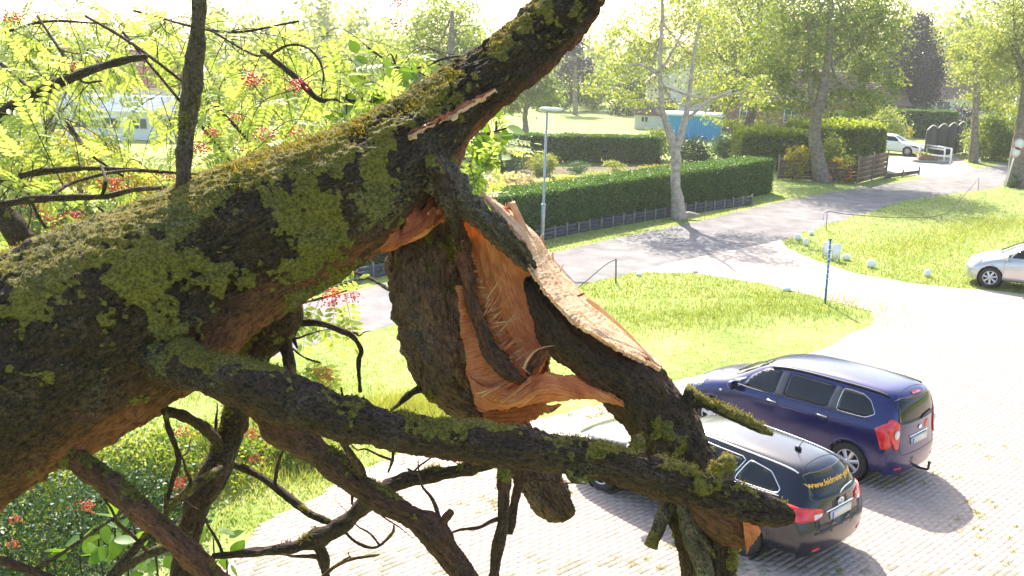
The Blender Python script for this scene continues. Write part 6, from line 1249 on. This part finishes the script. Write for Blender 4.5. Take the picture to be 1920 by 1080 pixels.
# leaf meshes
def rowan_leaf_mesh(n=6):
    mb = MB(); L = .15; mb.tube([(0, 0, 0), (0, L*.5, .006), (0, L, 0)], [.0012, .001, .0006], 3)
    def lf(o, d, l, w):
        d = np.array(d)/np.linalg.norm(d); s_ = np.cross(d, (0, 0, 1.)); o = np.array(o); k = np.array([0, 0, 1.])*l*.06
        mb.add([o, o+d*l*.35+s_*w+k, o+d*l*.75+s_*w*.7+k, o+d*l, o+d*l*.75-s_*w*.7+k, o+d*l*.35-s_*w+k, o+d*l*.5], [[0, 6, 1], [1, 6, 2], [2, 6, 3], [3, 6, 4], [4, 6, 5], [5, 6, 0]], random.random()*.3)
    for i in range(n):
        y = L*(.22+.7*i/n)
        for s_ in (1, -1): lf((0, y, 0), (s_*1, .45, random.uniform(-.25, .1)), .040*(1-.25*abs(i-n*.45)/n), .0075)
    lf((0, L, 0), (0, 1, 0), .04, .0075)
    V = np.concatenate(mb.V); F = [np.concatenate(mb.T)]+([np.concatenate(mb.Qd)] if mb.Qd else []); return V, F, np.concatenate(mb.A)
def broad_leaf_mesh():
    n = 12; L = .085; V = [(0, -.02, 0)]; pts = []
    for i in range(n+1):
        t = i/n; w = .027*math.sin(math.pi*t**.8)**.8*(1+.06*(i % 2)); pts.append((w, L*t, .004*math.sin(t*3)-.25*w))
    c = [(0, p[1], 0) for p in pts]; R1 = [(p[0], p[1], -p[2]) for p in pts]; L1 = [(-p[0], p[1], -p[2]) for p in pts]; V = c+R1+L1; m = n+1
    F = [[i, m+i, m+i+1, i+1] for i in range(n)]+[[i+1, 2*m+i+1, 2*m+i, i] for i in range(n)]; return np.array(V), [np.array(F)], np.full(len(V), .3)
RL = [rowan_leaf_mesh(k) for k in (5, 6, 7)]; BL = broad_leaf_mesh()
RLM = [mkmesh('leaf', v, f, M['leaf'], False, {'rnd': a}) for v, f, a in RL]; BLM = mkmesh('leaf', BL[0], BL[1], M['leafbroad'], True, {'rnd': BL[2]})
def orient(d, droop=.5):
    d = np.array(d, float); d /= np.linalg.norm(d); r = rand_unit(1)[0]*.9+np.array([0, 0, 1.2]); z = r-d*(r@d); z /= np.linalg.norm(z); x = np.cross(d, z); return np.stack([x, d, z], 1)
LEAVES = []   # (pos, rot3x3, scale, type)
# twigs with leaves, gathered by picture regions but built at their own distances
REG = [(0, 30, 330, 200, 62, 3.2, 5.5), (0, 200, 330, 440, 60, 2.8, 5.0), (380, 50, 760, 200, 48, 3.2, 5.5), (380, 190, 640, 330, 44, 3.0, 5.2), (600, 150, 760, 220, 14, 2.8, 4.2), (200, 40, 420, 300, 34, 3.4, 5.5), (-60, 60, 100, 420, 20, 2.4, 3.4), (830, 220, 940, 340, 16, 2.8, 3.8)]
allC = np.vstack(RC); tw = MB()
for (x0, y0, x1, y1, cnt, d0, d1) in REG:
    for _ in range(int(cnt*.72)):
        u, v, d = random.uniform(x0, x1), random.uniform(y0, y1), random.uniform(d0, d1)
        e = P(u, v, d); i = np.argsort(np.linalg.norm(allC-e, axis=1))[random.randrange(0, 40)]; s0 = allC[i]
        if np.linalg.norm(s0-e) > .55: s0 = e+(s0-e)/np.linalg.norm(s0-e)*.55
        mid = (s0+e)/2+np.array([0, 0, .05])+rng.normal(size=3)*.03; C = catmull([s0, mid, e, e+(e-mid)*.35+np.array([0, 0, -.04])], n=14)
        tw.tube(C, np.linspace(.0018, .0007, 14), 4)
        for k in range(random.randint(3, 5)):
            j = random.randint(4, 13); dr = (C[min(13, j+1)]-C[j-1]); dr = dr/np.linalg.norm(dr)*.5+rand_unit(1)[0]*.8+np.array([0, 0, -.25])
            LEAVES.append((C[j], orient(dr), random.uniform(.6, 1.0), random.choice([0, 1, 2])))
o = tw.obj('twigs', M['bark2'], RW); o['kind'] = 'stuff'
for (u, v, d, a, sc_) in [(585, 565, 3.1, -2.2, 1), (600, 560, 3.1, -1.9, 1), (628, 560, 3.1, -1.5, .9), (648, 552, 3.1, -1.35, 1), (560, 575, 3.2, -2.6, .9), (575, 600, 3.2, -1.8, .8), (640, 585, 3.1, -1.2, .8), (590, 590, 3.2, -1.1, .9), (570, 668, 3.0, -1.0, .8), (590, 672, 3, -1.6, .9), (600, 680, 3, -2.1, .9), (585, 690, 3, -.6, .7), (610, 670, 3, -1.2, .8), (575, 690, 3, -2.4, .8), (620, 640, 3.1, 2.6, .6),
        (745, 545, 3.1, -1.2, .6), (600, 545, 3.2, .3, .9)]:
    dr = CM[0]*math.cos(a)-CM[1]*math.sin(a)*1.0+rand_unit(1)[0]*.15; LEAVES.append((P(u, v, d), np.stack([np.cross(dr, -CM[2])/np.linalg.norm(np.cross(dr, -CM[2])), dr/np.linalg.norm(dr), -CM[2]], 1), sc_, 1))
order = sorted(range(len(LEAVES)), key=lambda i: (CPOS-LEAVES[i][0])@(CPOS-LEAVES[i][0])); near = set(order[:300]); st = MB()
RWi = wm(RW).inverted()
for i, (p, Rm, sc_, ty) in enumerate(LEAVES):
    if i in near:
        o = bpy.data.objects.new('leaf', RLM[ty]); o.parent = RW; Mx = Matrix([[*(Rm[0]*sc_), p[0]], [*(Rm[1]*sc_), p[1]], [*(Rm[2]*sc_), p[2]], [0, 0, 0, 1]]); o.matrix_local = RWi @ Mx; COL.objects.link(o)
    else:
        v, f, a = RL[ty]; W_ = (v*sc_) @ Rm.T+p; b0 = st.n; st.V.append(W_); st.A.append((a+random.random()) % 1); st.n += len(W_); st.T.append(f[0]+b0)
        if len(f) > 1: st.Qd.append(f[1]+b0)
o = st.obj('leaves', M['leaf'], RW); o['kind'] = 'stuff'
# berries
bm = bmesh.new(); bmesh.ops.create_icosphere(bm, subdivisions=1, radius=1); IV = np.array([v.co[:] for v in bm.verts]); IF = np.array([[v.index for v in f.verts] for f in bm.faces]); bm.free()
def berry_cluster_mesh(n):
    mb = MB()
    for k in range(n):
        c = rng.normal(size=3)*np.array([.026, .026, .014]); mb.add(IV*.0052*random.uniform(.8, 1.2)+c, IF); mb.tube([c, np.array([c[0]*.3, c[1]*.3, .03])], .0006, 3)
    return mkmesh('berry_cluster', np.concatenate(mb.V), [np.concatenate(mb.T), np.concatenate(mb.Qd)], M['berry'], False, {'rnd': np.concatenate(mb.A)})
BM_ = [berry_cluster_mesh(n) for n in (16, 24, 30)]
for (u, v, d, s_) in [(25, 35, 3.4, 1), (130, 125, 3.4, .9), (745, 8, 3.4, .9), (740, 45, 3.4, .9), (555, 162, 3.0, 1), (478, 150, 3.1, 1.1), (470, 156, 3.2, .8), (495, 255, 3.2, 1.1), (558, 250, 3.0, 1), (400, 250, 3.2, .7), (215, 350, 2.9, 1.1), (78, 380, 2.8, .9), (82, 400, 2.8, .8), (95, 412, 2.9, .9), (380, 280, 3.1, .9), (300, 330, 3, .8), (330, 332, 3, .7), (140, 405, 3, .7), (445, 222, 3.2, .7), (467, 280, 3.3, .7),
        (622, 562, 3.1, .9), (628, 552, 3.1, .9), (618, 575, 3.1, .8), (662, 555, 3.1, .7), (655, 562, 3.1, .7), (575, 562, 3.2, .7), (612, 712, 3.0, .9), (607, 695, 3.0, .7), (615, 700, 3, .7), (468, 815, 2.9, .8), (478, 860, 2.9, .7), (345, 810, 3, .9), (340, 905, 2.8, .7), (352, 925, 2.8, .8), (160, 952, 3.2, .8), (28, 975, 3.2, .6), (25, 1022, 3.2, .6), (945, 293, 3.6, .6), (805, 285, 2.6, .7), (850, 320, 3, .7), (858, 310, 3, .6)]:
    o = bpy.data.objects.new('berry_cluster', random.choice(BM_)); o.parent = RW; p = P(u, v, d)
    o.matrix_local = RWi @ Matrix.LocRotScale(Vector(p), Matrix.Rotation(random.uniform(0, 6), 3, 'Z') @ Matrix.Rotation(random.uniform(-.5, .5), 3, 'X') if False else Matrix.Rotation(random.uniform(0, 6), 3, 'Z').to_quaternion(), Vector((s_*.72,)*3)); COL.objects.link(o)
# broad leaved sapling at the bottom left and beside the junction
def sapling(name, label, base, clusters, d):
    root = empty(name, np.array([P(*base, d)[0], P(*base, d)[1], 0.0]), label, 'plant'); ri = wm(root).inverted(); g = np.array(root.location)
    for (u, v, n_, sp, dd) in clusters:
        c = P(u, v, dd); mb = MB(); cv = catmull([g, (g+c)/2+np.array([.1, .1, .4]), c-np.array([0, 0, .05]), c], n=20); mb.tube(cv, np.linspace(.012, .002, 20), 5); mb.obj('stem', M['bark2'], root, True)
        for k in range(n_):
            a = random.uniform(0, 6.28); p = c+(CM[0]*math.cos(a)-CM[1]*math.sin(a))*sp*random.uniform(0, 1)*dd/FPX+rng.normal(size=3)*.02; dr = (CM[0]*math.cos(a)-CM[1]*math.sin(a)*.8)+rand_unit(1)[0]*.35
            dr /= np.linalg.norm(dr); z = -CM[2]*.3+np.array([0, 0, .7])+rand_unit(1)[0]*1.0; z = z-dr*(z@dr); z /= np.linalg.norm(z); x = np.cross(dr, z); s_ = random.uniform(.75, 1.2)*.62
            o = bpy.data.objects.new('leaf', BLM); o.parent = root; o.matrix_local = ri @ Matrix([[x[0]*s_, dr[0]*s_, z[0]*s_, p[0]], [x[1]*s_, dr[1]*s_, z[1]*s_, p[1]], [x[2]*s_, dr[2]*s_, z[2]*s_, p[2]], [0, 0, 0, 1]]); COL.objects.link(o)
sapling('leafy_sapling', 'sapling with big smooth round green leaves at the bottom left under the reddish branch', (230, 1400), [(185, 1010, 8, 30, 2.5), (215, 985, 7, 25, 2.55), (150, 1040, 5, 20, 2.6), (290, 1010, 8, 30, 2.7), (330, 1050, 7, 30, 2.8), (240, 1060, 6, 30, 2.8), (400, 1010, 5, 20, 2.9), (425, 1050, 4, 20, 2.9)], 2.6)
for (u, v, n_, sp, dd) in [(700, 160, 14, 40, 3.2), (740, 185, 14, 40, 3.2), (680, 200, 12, 34, 3.2), (720, 120, 10, 40, 3.4), (770, 150, 8, 30, 3.4), (650, 215, 8, 30, 3.2), (880, 260, 12, 34, 3.3), (910, 285, 12, 34, 3.3), (860, 300, 10, 26, 3.3), (930, 250, 8, 30, 3.4), (905, 320, 5, 20, 3.3)]:
    c = P(u, v, dd); i = np.argmin(np.linalg.norm(allC-c, axis=1)); e = allC[i]; e = c+(e-c)*min(1, .5/np.linalg.norm(e-c)); mb = MB(); mb.tube(catmull([e, (e+c)/2+np.array([0, 0, .04]), c], n=10), np.linspace(.004, .0015, 10), 5); mb.obj('twig', M['bark2'], RW, True)
    for k in range(n_):
        a = random.uniform(0, 6.28); p = c+(CM[0]*math.cos(a)-CM[1]*math.sin(a))*sp*random.uniform(0, 1)*dd/FPX+rng.normal(size=3)*.03; dr = (CM[0]*math.cos(a)-CM[1]*math.sin(a)*.8)+rand_unit(1)[0]*.5
        dr /= np.linalg.norm(dr); z = -CM[2]*.4+np.array([0, 0, .8])+rand_unit(1)[0]*.6; z = z-dr*(z@dr); z /= np.linalg.norm(z); x = np.cross(dr, z); s_ = random.uniform(.6, 1.1)*.8
        o = bpy.data.objects.new('broad_leaf', BLM); o.parent = RW; o.matrix_local = RWi @ Matrix([[x[0]*s_, dr[0]*s_, z[0]*s_, p[0]], [x[1]*s_, dr[1]*s_, z[1]*s_, p[1]], [x[2]*s_, dr[2]*s_, z[2]*s_, p[2]], [0, 0, 0, 1]]); COL.objects.link(o)

# ------------------------------------------------------------------ air
hv = bpy.data.materials.new('haze_air'); hv.use_nodes = True; t = hv.node_tree; t.nodes.clear(); o_ = t.nodes.new('ShaderNodeOutputMaterial'); pv = t.nodes.new('ShaderNodeVolumePrincipled')
pv.inputs['Color'].default_value = (.97, .98, 1, 1); pv.inputs['Density'].default_value = .0005; pv.inputs['Anisotropy'].default_value = .7; t.links.new(pv.outputs[0], o_.inputs['Volume'])
mb = MB(); mb.box((-160, -6, -1), (190, 215, 34)); hz = mb.obj('haze', hv); hz['kind'] = 'stuff'
